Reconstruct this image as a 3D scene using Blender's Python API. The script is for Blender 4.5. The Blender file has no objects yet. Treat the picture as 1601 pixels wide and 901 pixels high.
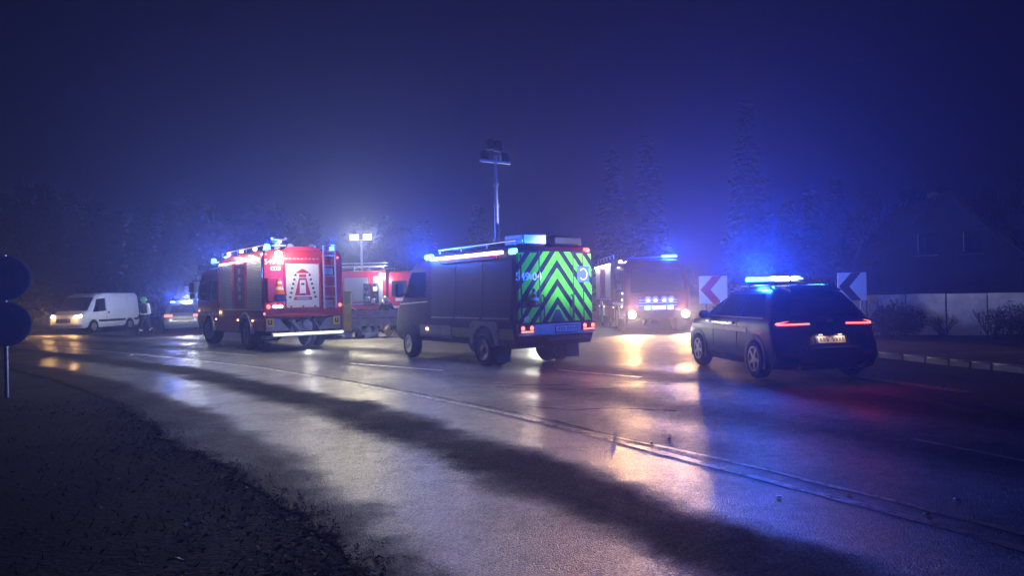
import bpy, bmesh, math, random
from mathutils import Vector, Matrix, noise
from mathutils.geometry import delaunay_2d_cdt

random.seed(7)
R = math.radians
SC = bpy.context.scene
COL = SC.collection

# ------------------------------------------------------------------ camera
HC, PITCH, ROLL, FPX = 1.58, R(0.46), R(1.3), 1187.0
cd = bpy.data.cameras.new('camera')
cd.sensor_width = 36.0
cd.lens = 36.0 * FPX / 1601.0
cd.clip_start, cd.clip_end = 0.05, 2000
cam = bpy.data.objects.new('camera', cd)
COL.objects.link(cam)
fw = Vector((0, math.cos(PITCH), math.sin(PITCH)))
up0 = Vector((0, -math.sin(PITCH), math.cos(PITCH)))
rt0 = Vector((1, 0, 0))
upv = math.cos(ROLL) * up0 + math.sin(ROLL) * rt0
rtv = math.cos(ROLL) * rt0 - math.sin(ROLL) * up0
M = Matrix((rtv, upv, -fw)).transposed().to_4x4()
M.translation = Vector((0, 0, HC))
cam.matrix_world = M
SC.camera = cam

# ------------------------------------------------------------------ world, exposure
SKY_STRENGTH = 0.10
world = bpy.data.worlds.new('World')
SC.world = world
world.use_nodes = True
wn = world.node_tree
wn.nodes.clear()
wo = wn.nodes.new('ShaderNodeOutputWorld')
bg = wn.nodes.new('ShaderNodeBackground')
sky = wn.nodes.new('ShaderNodeTexSky')
sky.sky_type = 'NISHITA'
sky.sun_disc = False
sky.sun_elevation = R(-2.2)
sky.sun_rotation = R(180)
tint = wn.nodes.new('ShaderNodeMix')
tint.data_type = 'RGBA'
tint.blend_type = 'MULTIPLY'
tint.inputs[0].default_value = 1.0
tint.inputs[7].default_value = (0.14, 0.17, 1.0, 1)
grey = wn.nodes.new('ShaderNodeRGBToBW')     # a clouded night sky: only the sky's brightness, in navy
wn.links.new(sky.outputs[0], grey.inputs[0])
wn.links.new(grey.outputs[0], tint.inputs[6])
wn.links.new(tint.outputs[2], bg.inputs[0])
bg.inputs[1].default_value = SKY_STRENGTH
wn.links.new(bg.outputs[0], wo.inputs[0])

vs = SC.view_settings
vs.view_transform = 'Standard'
vs.look = 'None'
vs.exposure = 0.0
vs.gamma = 1.0
vs.use_curve_mapping = False
cy = SC.cycles
cy.use_denoising = True
try:
    cy.denoiser = 'OPENIMAGEDENOISE'
except Exception:
    pass
cy.max_bounces = 6
cy.diffuse_bounces = 2
cy.glossy_bounces = 3
cy.transmission_bounces = 3
cy.volume_bounces = 1
cy.transparent_max_bounces = 6
cy.sample_clamp_indirect = 4.0
cy.sample_clamp_direct = 0.0
cy.caustics_reflective = False
cy.caustics_refractive = False
cy.use_light_tree = True

# ------------------------------------------------------------------ colours of light
BLUE = (0.02, 0.13, 1.0)
WHITE = (0.93, 0.97, 1.0)
FLOOD = (1.0, 0.97, 0.78)
WARM = (1.0, 0.53, 0.17)
AMBER = (1.0, 0.33, 0.05)
RED = (1.0, 0.03, 0.03)


# ------------------------------------------------------------------ materials
def nodes(m):
    m.use_nodes = True
    nt = m.node_tree
    b = nt.nodes.get('Principled BSDF')
    return nt, b


def mat(name, color, rough=0.5, metal=0.0, coat=0.0, var=0.25, scale=3.0, bump=0.0, bscale=60.0, spec=0.5):
    """painted / plain surface with procedural grime: noise varies colour and roughness."""
    m = bpy.data.materials.new(name)
    nt, b = nodes(m)
    L = nt.links.new
    tc = nt.nodes.new('ShaderNodeTexCoord')
    n1 = nt.nodes.new('ShaderNodeTexNoise')
    n1.inputs['Scale'].default_value = scale
    n1.inputs['Detail'].default_value = 6
    n1.inputs['Roughness'].default_value = 0.65
    L(tc.outputs['Object'], n1.inputs['Vector'])
    mp = nt.nodes.new('ShaderNodeMapRange')
    mp.inputs[1].default_value = 0.3
    mp.inputs[2].default_value = 0.7
    mp.inputs[3].default_value = 1.0 - var
    mp.inputs[4].default_value = 1.0 + var * 0.4
    L(n1.outputs[0], mp.inputs[0])
    mx = nt.nodes.new('ShaderNodeMix')
    mx.data_type = 'RGBA'
    mx.blend_type = 'MULTIPLY'
    mx.inputs[0].default_value = 1
    mx.inputs[6].default_value = (*color, 1)
    L(mp.outputs[0], mx.inputs[7])
    L(mx.outputs[2], b.inputs['Base Color'])
    mr = nt.nodes.new('ShaderNodeMapRange')
    mr.inputs[1].default_value = 0.3
    mr.inputs[2].default_value = 0.7
    mr.inputs[3].default_value = min(1, rough * 1.25 + 0.03)
    mr.inputs[4].default_value = rough * 0.85
    L(n1.outputs[0], mr.inputs[0])
    L(mr.outputs[0], b.inputs['Roughness'])
    b.inputs['Metallic'].default_value = metal
    b.inputs['Coat Weight'].default_value = coat
    b.inputs['Coat Roughness'].default_value = 0.08
    b.inputs['Specular IOR Level'].default_value = spec
    if bump:
        n2 = nt.nodes.new('ShaderNodeTexNoise')
        n2.inputs['Scale'].default_value = bscale
        n2.inputs['Detail'].default_value = 3
        L(tc.outputs['Object'], n2.inputs['Vector'])
        bp = nt.nodes.new('ShaderNodeBump')
        bp.inputs['Strength'].default_value = bump
        bp.inputs['Distance'].default_value = 0.02
        L(n2.outputs[0], bp.inputs['Height'])
        L(bp.outputs[0], b.inputs['Normal'])
    return m


def emis(name, color, strength):
    m = bpy.data.materials.new(name)
    nt, b = nodes(m)
    b.inputs['Base Color'].default_value = (*[0.3 * c for c in color], 1)
    b.inputs['Roughness'].default_value = 0.3
    b.inputs['Emission Color'].default_value = (*color, 1)
    b.inputs['Emission Strength'].default_value = strength
    m.cycles.emission_sampling = 'NONE'
    return m


def shutter_mat(name, color, metal=0.6, freq=22.0):
    """aluminium roller shutter: fine slats as wave bump along z."""
    m = mat(name, color, 0.38, metal, var=0.12, scale=1.5)
    nt, b = nodes(m)
    L = nt.links.new
    tc = nt.nodes.new('ShaderNodeTexCoord')
    sp = nt.nodes.new('ShaderNodeSeparateXYZ')
    L(tc.outputs['Object'], sp.inputs[0])
    mu = nt.nodes.new('ShaderNodeMath')
    mu.operation = 'MULTIPLY'
    mu.inputs[1].default_value = freq * 6.283
    L(sp.outputs[2], mu.inputs[0])
    si = nt.nodes.new('ShaderNodeMath')
    si.operation = 'SINE'
    L(mu.outputs[0], si.inputs[0])
    bp = nt.nodes.new('ShaderNodeBump')
    bp.inputs['Strength'].default_value = 0.5
    bp.inputs['Distance'].default_value = 0.008
    L(si.outputs[0], bp.inputs['Height'])
    L(bp.outputs[0], b.inputs['Normal'])
    return m


def glass_mat(name, color=(0.012, 0.014, 0.02), rough=0.06):
    m = mat(name, color, rough, 0.0, coat=0.6, var=0.1, scale=2.0, spec=0.6)
    return m


MT = {}
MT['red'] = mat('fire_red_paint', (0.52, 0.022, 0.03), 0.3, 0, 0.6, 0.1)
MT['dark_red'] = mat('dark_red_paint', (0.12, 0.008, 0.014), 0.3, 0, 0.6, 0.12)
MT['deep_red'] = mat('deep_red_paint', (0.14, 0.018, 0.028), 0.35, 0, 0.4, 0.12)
MT['maroon'] = mat('dark_maroon_paint', (0.04, 0.006, 0.014), 0.45, 0, 0.0, 0.15, spec=.2)
MT['white'] = mat('white_paint', (0.72, 0.73, 0.74), 0.32, 0, 0.5, 0.15)
MT['dirty_white'] = mat('dirty_white_paint', (0.6, 0.6, 0.6), 0.4, 0, 0.3, 0.3)
MT['silver'] = mat('silver_paint', (0.45, 0.46, 0.48), 0.3, 0.5, 0.5, 0.2)
MT['navy'] = mat('navy_paint', (0.012, 0.013, 0.022), 0.55, 0.0, 0.0, 0.2, spec=0.15)
MT['graphite'] = mat('graphite_paint', (0.022, 0.026, 0.06), 0.38, 0.0, 0.15, 0.06, 1.2, spec=.35)
MT['black'] = mat('black_plastic', (0.018, 0.018, 0.02), 0.5, 0, 0, 0.3)
MT['dark_panel'] = mat('dark_panel_gloss', (0.014, 0.015, 0.022), 0.32, 0.0, 0.0, 0.2, spec=.3)
MT['rubber'] = mat('tyre_rubber', (0.02, 0.02, 0.021), 0.8, 0, 0, 0.35, 12, 0.3, 120)
MT['steel'] = mat('galvanised_steel', (0.5, 0.51, 0.52), 0.42, 0.85, 0, 0.25, 4)
MT['alu'] = mat('aluminium', (0.62, 0.63, 0.65), 0.35, 0.8, 0, 0.15, 5)
MT['rim'] = mat('wheel_rim_metal', (0.33, 0.33, 0.35), 0.4, 0.7, 0, 0.3, 8)
MT['chassis'] = mat('chassis_metal', (0.06, 0.06, 0.065), 0.6, 0.2, 0, 0.4, 6)
MT['glass'] = glass_mat('window_glass')
MT['shutter'] = shutter_mat('roller_shutter', (0.5, 0.51, 0.53))
MT['white_shutter'] = shutter_mat('white_roller_shutter', (0.78, 0.79, 0.8), 0.0)
MT['print_red'] = mat('printed_red', (0.5, 0.02, 0.04), 0.4, 0, 0, 0.1)
MT['print_dark'] = mat('printed_dark', (0.03, 0.03, 0.05), 0.4, 0, 0, 0.1)
MT['print_white'] = mat('printed_white', (0.8, 0.8, 0.82), 0.35, 0, 0, 0.08)
MT['print_blue'] = mat('printed_blue', (0.05, 0.12, 0.5), 0.35, 0, 0, 0.08)
MT['lime'] = mat('lime_reflective_sheet', (0.15, 0.95, 0.04), 0.6, 0, 0, 0.12, spec=0.1)
MT['yellow'] = mat('yellow_reflective', (0.85, 0.62, 0.03), 0.4, 0, 0, 0.12)
MT['chequer'] = mat('yellow_green_chequer', (0.55, 0.6, 0.12), 0.4, 0, 0, 0.15)
MT['tan'] = mat('yellow_brown_cover', (0.7, 0.5, 0.08), 0.6, 0, 0, 0.25)
MT['plate'] = mat('number_plate', (0.75, 0.75, 0.75), 0.35, 0, 0, 0.1)
MT['lens_red'] = mat('red_lens', (0.5, 0.01, 0.015), 0.15, 0, 0.5, 0.05)
MT['lens_clear'] = mat('clear_lens', (0.5, 0.52, 0.55), 0.12, 0.3, 0.6, 0.05)
MT['lens_blue'] = mat('blue_lens', (0.02, 0.06, 0.5), 0.15, 0, 0.5, 0.05)
MT['orange'] = mat('orange_plastic', (0.75, 0.13, 0.02), 0.45, 0, 0, 0.1)
MT['concrete'] = mat('concrete', (0.46, 0.45, 0.42), 0.85, 0, 0, 0.35, 2.5, 0.35, 40)
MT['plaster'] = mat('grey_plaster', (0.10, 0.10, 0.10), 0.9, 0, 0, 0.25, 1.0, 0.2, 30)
MT['roof_tile'] = mat('dark_roof_tile', (0.10, 0.06, 0.05), 0.8, 0, 0, 0.35, 2.0, 0.3, 10)
MT['bark'] = mat('bark', (0.045, 0.036, 0.03), 0.95, 0, 0, 0.4, 5, 0.4, 30, spec=0.05)
MT['needles'] = mat('spruce_needles', (0.016, 0.026, 0.016), 0.95, 0, 0, 0.5, 0.8, spec=0.03)
MT['leaf'] = mat('bush_leaves', (0.05, 0.065, 0.03), 0.7, 0, 0, 0.5, 1.5)
MT['twig'] = mat('dry_twigs', (0.13, 0.10, 0.07), 0.85, 0, 0, 0.4, 2)
MT['grass'] = mat('grass_blades', (0.07, 0.075, 0.035), 0.7, 0, 0, 0.5, 1.2)
MT['dead_leaf'] = mat('dead_leaves', (0.16, 0.10, 0.05), 0.7, 0, 0, 0.5, 9)
MT['turnout'] = mat('turnout_gear', (0.03, 0.032, 0.05), 0.85, 0, 0, 0.3, 8, 0.2, 80)
MT['skin'] = mat('skin', (0.55, 0.33, 0.24), 0.5, 0, 0, 0.1, 20)
MT['reflect'] = mat('reflective_tape', (0.85, 0.82, 0.62), 0.3, 0, 0, 0.08)
MT['helmet_green'] = mat('fluorescent_green_helmet', (0.05, 0.95, 0.12), 0.3, 0, 0.3, 0.05)
MT['helmet_white'] = mat('white_helmet', (0.85, 0.85, 0.82), 0.3, 0, 0.3, 0.05)
MT['paint_line'] = mat('road_paint', (0.5, 0.51, 0.5), 0.34, 0, 0, 0.5, 14, 0.5, 90, spec=.7)
MT['tar'] = mat('tar_seam', (0.012, 0.012, 0.013), 0.75, 0, 0, 0.4, 10, 0.2, 60)

def worn(m, lo, hi, scale):
    nt, b = nodes(m)
    tc = nt.nodes.new('ShaderNodeTexCoord')
    n = nt.nodes.new('ShaderNodeTexNoise')
    n.inputs['Scale'].default_value = scale
    n.inputs['Detail'].default_value = 8
    n.inputs['Roughness'].default_value = .75
    nt.links.new(tc.outputs['Object'], n.inputs['Vector'])
    mr = nt.nodes.new('ShaderNodeMapRange')
    mr.inputs[1].default_value = lo
    mr.inputs[2].default_value = hi
    nt.links.new(n.outputs[0], mr.inputs[0])
    nt.links.new(mr.outputs[0], b.inputs['Alpha'])


worn(MT['paint_line'], .30, .52, 5.0)
worn(MT['tar'], .38, .56, 4.0)

EM = {
    'blue': emis('blue_beacon_light', (0.10, 0.5, 1.0), 7),
    'bluedim': emis('blue_beacon_dim', (0.05, 0.3, 1.0), 3.0),
    'white': emis('white_led_light', (0.95, 0.97, 1.0), 9),
    'strip': emis('scene_strip_light', (1.0, 0.86, 0.82), 6),
    'flood': emis('flood_light', (1.0, 0.93, 0.55), 2.2),
    'head': emis('headlamp_light', (1.0, 0.80, 0.50), 25),
    'amber': emis('amber_marker_light', (1.0, 0.5, 0.22), 6),
    'work': emis('work_light', (1.0, 0.9, 0.55), 18),
    'red': emis('tail_lamp_light', (1.0, 0.10, 0.07), 6),
    'redhot': emis('tail_lamp_core', (1.0, 0.2, 0.15), 2.6),
    'step': emis('bar_glow_white', (1.0, .99, .93), 2.2),  # white glow painted on the brightly lit underrun bar, no lamp
    'plate': emis('plate_lamp', (1.0, 0.72, 0.5), 2.5),
}


# ------------------------------------------------------------------ mesh helpers
class MB:
    def __init__(s):
        s.v, s.f = [], []

    def add(s, vs, fs):
        o = len(s.v)
        s.v += [tuple(p) for p in vs]
        s.f += [tuple(i + o for i in f) for f in fs]
        return s

    def box(s, c, d, rz=0.0, ry=0.0, rx=0.0, taper=1.0):
        m = Matrix.Rotation(rz, 3, 'Z') @ Matrix.Rotation(ry, 3, 'Y') @ Matrix.Rotation(rx, 3, 'X')
        P = []
        for z in (-.5, .5):
            t = taper if z > 0 else 1
            for x, y in ((-.5, -.5), (.5, -.5), (.5, .5), (-.5, .5)):
                P.append(Vector(c) + m @ Vector((x * d[0] * t, y * d[1] * t, z * d[2])))
        return s.add(P, [(3, 2, 1, 0), (4, 5, 6, 7), (0, 1, 5, 4), (1, 2, 6, 5), (2, 3, 7, 6), (3, 0, 4, 7)])

    def rbox(s, c, d, b=0.02, rz=0.0, ry=0.0, rx=0.0):
        """box with chamfered edges (all 12)"""
        m = Matrix.Rotation(rz, 3, 'Z') @ Matrix.Rotation(ry, 3, 'Y') @ Matrix.Rotation(rx, 3, 'X')
        b = min(b, min(d) * 0.45)
        hx, hy, hz = d[0] / 2, d[1] / 2, d[2] / 2
        bm = bmesh.new()
        for sx in (-1, 1):
            for sy in (-1, 1):
                for sz in (-1, 1):
                    bm.verts.new((sx * (hx - b), sy * (hy - b), sz * hz))
                    bm.verts.new((sx * (hx - b), sy * hy, sz * (hz - b)))
                    bm.verts.new((sx * hx, sy * (hy - b), sz * (hz - b)))
        bmesh.ops.convex_hull(bm, input=bm.verts)
        bm.verts.index_update()
        P = [Vector(c) + m @ v.co for v in bm.verts]
        F = [[v.index for v in f.verts] for f in bm.faces]
        bm.free()
        return s.add(P, F)

    def cyl(s, p0, p1, r0, r1=None, n=14, caps=True):
        r1 = r0 if r1 is None else r1
        p0, p1 = Vector(p0), Vector(p1)
        d = (p1 - p0).normalized()
        a = d.orthogonal().normalized()
        b = d.cross(a)
        P = []
        for p, r in ((p0, r0), (p1, r1)):
            for i in range(n):
                t = 2 * math.pi * i / n
                P.append(p + r * (math.cos(t) * a + math.sin(t) * b))
        F = [(i, (i + 1) % n, n + (i + 1) % n, n + i) for i in range(n)]
        if caps:
            F += [tuple(range(n - 1, -1, -1)), tuple(range(n, 2 * n))]
        return s.add(P, F)

    def tube(s, pts, r, n=8):
        for i in range(len(pts) - 1):
            s.cyl(pts[i], pts[i + 1], r, r, n)
        return s

    def lathe(s, prof, c, axis, n=24):
        """prof: list of (radius, along). axis unit vector"""
        ax = Vector(axis).normalized()
        a = ax.orthogonal().normalized()
        b = ax.cross(a)
        c = Vector(c)
        P = []
        for r, h in prof:
            for i in range(n):
                t = 2 * math.pi * i / n
                P.append(c + ax * h + r * (math.cos(t) * a + math.sin(t) * b))
        F = []
        for k in range(len(prof) - 1):
            for i in range(n):
                j = (i + 1) % n
                F.append((k * n + i, k * n + j, (k + 1) * n + j, (k + 1) * n + i))
        F.append(tuple(range(n - 1, -1, -1)))
        F.append(tuple((len(prof) - 1) * n + i for i in range(n)))
        return s.add(P, F)

    def prism(s, poly, fn, t0, t1):
        """extrude 2-d poly: fn(u, v, t) -> xyz"""
        n = len(poly)
        P = [fn(u, v, t0) for u, v in poly] + [fn(u, v, t1) for u, v in poly]
        F = [tuple(range(n - 1, -1, -1)), tuple(range(n, 2 * n))]
        F += [(i, (i + 1) % n, n + (i + 1) % n, n + i) for i in range(n)]
        return s.add(P, F)

    def ball(s, c, r, nu=14, nv=9, zmin=-1.0):
        r = (r, r, r) if not hasattr(r, '__len__') else r
        P, F = [], []
        for j in range(nv + 1):
            ph = -math.pi / 2 + math.pi * j / nv
            zz = max(math.sin(ph), zmin)
            cr = math.cos(ph)
            for i in range(nu):
                t = 2 * math.pi * i / nu
                P.append((c[0] + r[0] * cr * math.cos(t), c[1] + r[1] * cr * math.sin(t), c[2] + r[2] * zz))
        for j in range(nv):
            for i in range(nu):
                k = (i + 1) % nu
                F.append((j * nu + i, j * nu + k, (j + 1) * nu + k, (j + 1) * nu + i))
        return s.add(P, F)

    def mesh(s, name, material, sharp=38):
        me = bpy.data.meshes.new(name)
        me.from_pydata(s.v, [], s.f)
        me.update()
        bm = bmesh.new()
        bm.from_mesh(me)
        bmesh.ops.recalc_face_normals(bm, faces=bm.faces)
        bm.to_mesh(me)
        bm.free()
        me.polygons.foreach_set('use_smooth', [True] * len(me.polygons))
        me.set_sharp_from_angle(angle=R(sharp))
        if material is not None:
            me.materials.append(material)
        return me

    def build(s, name, material, parent=None, sharp=38):
        o = bpy.data.objects.new(name, s.mesh(name, material, sharp))
        COL.objects.link(o)
        if parent is not None:
            o.parent = parent
        return o


def empty(name, loc=(0, 0, 0), rz=0.0, label=None, cat=None, group=None):
    o = bpy.data.objects.new(name, None)
    o.empty_display_size = 0.2
    COL.objects.link(o)
    o.location = loc
    o.rotation_euler = (0, 0, rz)
    tag(o, label, cat, group)
    return o


def tag(o, label=None, cat=None, group=None, kind=None):
    for k, v in (('label', label), ('category', cat), ('group', group), ('kind', kind)):
        if v:
            o[k] = v
    return o


def copy_tree(o, parent=None):
    c = o.copy()
    COL.objects.link(c)
    c.parent = parent
    for ch in list(o.children):
        copy_tree(ch, c)
    return c


def beacon_fan(ld):
    """a beacon's lens throws its light sideways and up, little of it steeply down"""
    ld.use_nodes = True
    nt = ld.node_tree
    em = nt.nodes.get('Emission')
    tc = nt.nodes.new('ShaderNodeTexCoord')
    sx = nt.nodes.new('ShaderNodeSeparateXYZ')
    nt.links.new(tc.outputs['Normal'], sx.inputs[0])
    mr = nt.nodes.new('ShaderNodeMapRange')
    mr.interpolation_type = 'SMOOTHSTEP'
    mr.inputs[1].default_value = -.3
    mr.inputs[2].default_value = .05
    mr.inputs[3].default_value = .2
    mr.inputs[4].default_value = 1.0
    nt.links.new(sx.outputs[2], mr.inputs[0])
    nt.links.new(mr.outputs[0], em.inputs['Strength'])


def lamp(kind, parent, loc, energy, color, radius=0.06, aim=None, angle=120, blend=0.6, size=None):
    ld = bpy.data.lights.new('lamp_light', kind)
    ld.energy = energy
    ld.color = color
    if kind == 'SPOT':
        ld.spot_size = R(angle)
        ld.spot_blend = blend
        ld.shadow_soft_size = radius
    elif kind == 'POINT':
        ld.shadow_soft_size = radius
    elif kind == 'AREA':
        ld.shape = 'RECTANGLE'
        ld.size, ld.size_y = size
    if kind == 'POINT' and color is BLUE:
        beacon_fan(ld)
    o = bpy.data.objects.new('lamp_light', ld)
    COL.objects.link(o)
    o.parent = parent
    o.location = loc
    if aim is not None:
        o.rotation_euler = Vector(aim).to_track_quat('-Z', 'Y').to_euler()
    return o


def text_mesh(name, body, size, material, parent, origin, ux, uz, depth=0.004, bold=0.0, align='CENTER'):
    """flat lettering: origin + u*ux + v*uz"""
    cu = bpy.data.curves.new(name, 'FONT')
    cu.body = body
    cu.size = size
    cu.align_x = align
    cu.align_y = 'CENTER'
    cu.extrude = depth / 2
    cu.offset = bold
    cu.resolution_u = 3
    t = bpy.data.objects.new('tmp_text', cu)
    COL.objects.link(t)
    bpy.context.view_layer.update()
    dg = bpy.context.evaluated_depsgraph_get()
    me = bpy.data.meshes.new_from_object(t.evaluated_get(dg))
    bpy.data.objects.remove(t)
    bpy.data.curves.remove(cu)
    ux, uz = Vector(ux).normalized(), Vector(uz).normalized()
    nz = ux.cross(uz)
    mm = Matrix((ux, uz, nz)).transposed().to_4x4()
    mm.translation = Vector(origin)
    me.transform(mm)
    me.materials.clear()
    me.materials.append(material)
    o = bpy.data.objects.new(name, me)
    COL.objects.link(o)
    o.parent = parent
    return o


class Shell:
    """car body as stacked plan outlines: ring = (z, x_rear, x_front, half_width, rear corner a, b, front corner a, b)"""

    def __init__(s, rings, nc=6):
        s.r, s.nc = rings, nc

    def at(s, z):
        r = s.r
        if z <= r[0][0]:
            return r[0]
        for a, b in zip(r, r[1:]):
            if z <= b[0]:
                t = (z - a[0]) / (b[0] - a[0])
                return tuple(p + (q - p) * t for p, q in zip(a, b))
        return r[-1]

    def outline(s, g):
        z, xr, xf, w, ra, rb, fa, fb = g
        P = []
        n = s.nc
        for i in range(n + 1):      # rear-left corner, from rear to side
            t = math.pi / 2 * i / n
            P.append((xr + ra * (1 - math.cos(t)), (w - rb) + rb * math.sin(t), z))
        for k in range(1, 6):       # intermediate points along the side keep the loft straight
            x0, x1 = xr + ra, xf - fa
            P.append((x0 + (x1 - x0) * k / 6, w, z))
        for i in range(n + 1):
            t = math.pi / 2 * i / n
            P.append((xf - fa * (1 - math.sin(t)), (w - fb) + fb * math.cos(t), z))
        Q = [(x, -y, z) for x, y, z in reversed(P)]
        return P + Q

    def build(s, mb):
        n = None
        for g in s.r:
            o = s.outline(g)
            if n is None:
                n = len(o)
                base = len(mb.v)
            mb.v += o
        for k in range(len(s.r) - 1):
            for i in range(n):
                j = (i + 1) % n
                mb.f.append((base + k * n + i, base + k * n + j, base + (k + 1) * n + j, base + (k + 1) * n + i))
        # caps as strips between left and right halves
        h = n // 2
        for k in (0, len(s.r) - 1):
            b0 = base + k * n
            for i in range(h - 1):
                q = (b0 + i, b0 + i + 1, b0 + n - 2 - i, b0 + n - 1 - i)
                mb.f.append(q)
        return mb

    def rear(s, y, z, off=0.012):
        _, xr, xf, w, ra, rb, fa, fb = s.at(z)
        t = min(1, max(0, (abs(y) - (w - rb)) / max(rb, 1e-4)))
        return (xr + ra * (1 - math.sqrt(max(0, 1 - t * t))) - off, y, z)

    def front(s, y, z, off=0.012):
        _, xr, xf, w, ra, rb, fa, fb = s.at(z)
        t = min(1, max(0, (abs(y) - (w - fb)) / max(fb, 1e-4)))
        return (xf - fa * (1 - math.sqrt(max(0, 1 - t * t))) + off, y, z)

    def side(s, x, z, sg, off=0.008):
        _, xr, xf, w, ra, rb, fa, fb = s.at(z)
        y = w
        if x < xr + ra:
            t = min(1, (xr + ra - x) / max(ra, 1e-4))
            y = w - rb * (1 - math.sqrt(max(0, 1 - t * t)))
        elif x > xf - fa:
            t = min(1, (x - (xf - fa)) / max(fa, 1e-4))
            y = w - fb * (1 - math.sqrt(max(0, 1 - t * t)))
        return (x, sg * (y + off), z)

    def patch(s, mb, where, quad, off=0.012, n=8, m=6, thick=0.02):
        """quad of (u, z): bottom-left, bottom-right, top-right, top-left"""
        def pt(u, z, o):
            if where == 'rear':
                return s.rear(u, z, o)
            if where == 'front':
                return s.front(u, z, o)
            return s.side(u, z, 1 if where == 'left' else -1, o)
        zs = sorted(g[0] for g in s.r)
        z0 = min(q[1] for q in quad)
        z1 = max(q[1] for q in quad)
        rows = sorted(set([j / m for j in range(m + 1)] +
                          [(z - z0) / (z1 - z0) for z in zs if z0 + 1e-3 < z < z1 - 1e-3] if z1 > z0 else [0, 1]))
        A, B = [], []
        for v in rows:
            for i in range(n + 1):
                u = i / n
                bx = quad[0][0] + (quad[1][0] - quad[0][0]) * u
                bz = quad[0][1] + (quad[1][1] - quad[0][1]) * u
                tx = quad[3][0] + (quad[2][0] - quad[3][0]) * u
                tz = quad[3][1] + (quad[2][1] - quad[3][1]) * u
                uu, zz = bx + (tx - bx) * v, bz + (tz - bz) * v
                A.append(pt(uu, zz, off))
                B.append(pt(uu, zz, off - thick))
        w_, h_ = n + 1, len(rows)
        N = len(A)
        F = [(j * w_ + i, j * w_ + i + 1, (j + 1) * w_ + i + 1, (j + 1) * w_ + i) for j in range(h_ - 1) for i in range(n)]
        rim = [i for i in range(w_)] + [j * w_ + n for j in range(1, h_)] + \
              [(h_ - 1) * w_ + i for i in range(n - 1, -1, -1)] + [j * w_ for j in range(h_ - 2, 0, -1)]
        for a, b in zip(rim, rim[1:] + rim[:1]):
            F.append((a, b, b + N, a + N))
        mb.add(A + B, F)
        return mb


def patch(shell, name, material, parent, where, quad, off=0.012, n=8, m=6, thick=0.02):
    return shell.patch(MB(), where, quad, off, n, m, thick).build(name, material, parent)


def wheel(parent, x, y, r, w, sg, spokes=5, steer=0.0, steel=False, rim_mat=None):
    """y = outer face of the tyre; sg +1 left, -1 right"""
    ax = Vector((-math.sin(steer), math.cos(steer), 0)) * sg
    c = Vector((x, y - sg * w, r))
    mb = MB()
    mb.lathe([(r * .62, 0.0), (r * .9, 0.0), (r * .97, w * .12), (r, w * .28), (r, w * .72), (r * .97, w * .88), (r * .88, w),
              (r * .66, w * .985), (r * .63, w * .925)], c, ax, 28)
    mb.f.pop()
    t = mb.build('wheel', MT['rubber'], parent)
    MB().lathe([(r * .62, w * .5), (r * .62, w * .925), (r * .1, w * .93)], c, ax, 20).build('brake_dish', MT['chassis'] if not steel else (rim_mat or MT['rim']), t)
    rm = MB()
    rm.lathe([(r * .64, w * .55), (r * .64, w * .99), (r * .58, w * .99), (r * .52, w * .94), (r * .24, w * .94), (r * .2, w * .99), (r * .05, w * 1.0)] if steel else
             [(r * .64, w * .55), (r * .64, w * .99), (r * .58, w * .995), (r * .565, w * .93)], c, ax, 20)
    if not steel:
        rm.f.pop(); rm.f.pop()
        rm.lathe([(r * .16, w * .9), (r * .15, w * .985), (r * .05, w * .995)], c, ax, 14)
    if not steel:
        a = ax.orthogonal().normalized()
        b = ax.cross(a)
        for i in range(spokes):
            t0 = 2 * math.pi * i / spokes
            d = math.cos(t0) * a + math.sin(t0) * b
            e = ax.cross(d)
            P = []
            for rr, hw in ((r * .1, r * .10), (r * .6, r * .07)):
                for k, h in ((-1, .92), (1, .92), (1, .985), (-1, .985)):
                    P.append(c + d * rr + e * hw * k + ax * w * h)
            rm.add(P, [(0, 1, 5, 4), (1, 2, 6, 5), (2, 3, 7, 6), (3, 0, 4, 7), (0, 3, 2, 1), (4, 5, 6, 7)])
    else:
        a = ax.orthogonal().normalized()
        b = ax.cross(a)
        for i in range(8):
            t0 = 2 * math.pi * i / 8
            d = math.cos(t0) * a + math.sin(t0) * b
            rm.cyl(c + d * r * .3 + ax * w * .92, c + d * r * .3 + ax * w * .99, r * .03, None, 6)
    rm.build('rim', rim_mat or MT['rim'], t)
    return t


def arch(parent, shell, x, r, z, sg, material=None, depth=0.05):
    """dark wheel-arch opening: a half disc set in the body side"""
    mb = MB()
    P = []
    n = 16
    poly = [(x + r * math.cos(math.pi * i / n), z + r * math.sin(math.pi * i / n)) for i in range(n + 1)]
    poly += [(x - r, shell.r[0][0] - .01), (x + r, shell.r[0][0] - .01)]
    w = max(shell.side(u, v, 1, 0)[1] for u, v in poly)
    mb.prism(poly, lambda u, v, t: (u, sg * t, v), w - depth - .12, w + .006)
    return mb.build('wheel_arch', material or MT['black'], parent)


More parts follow.
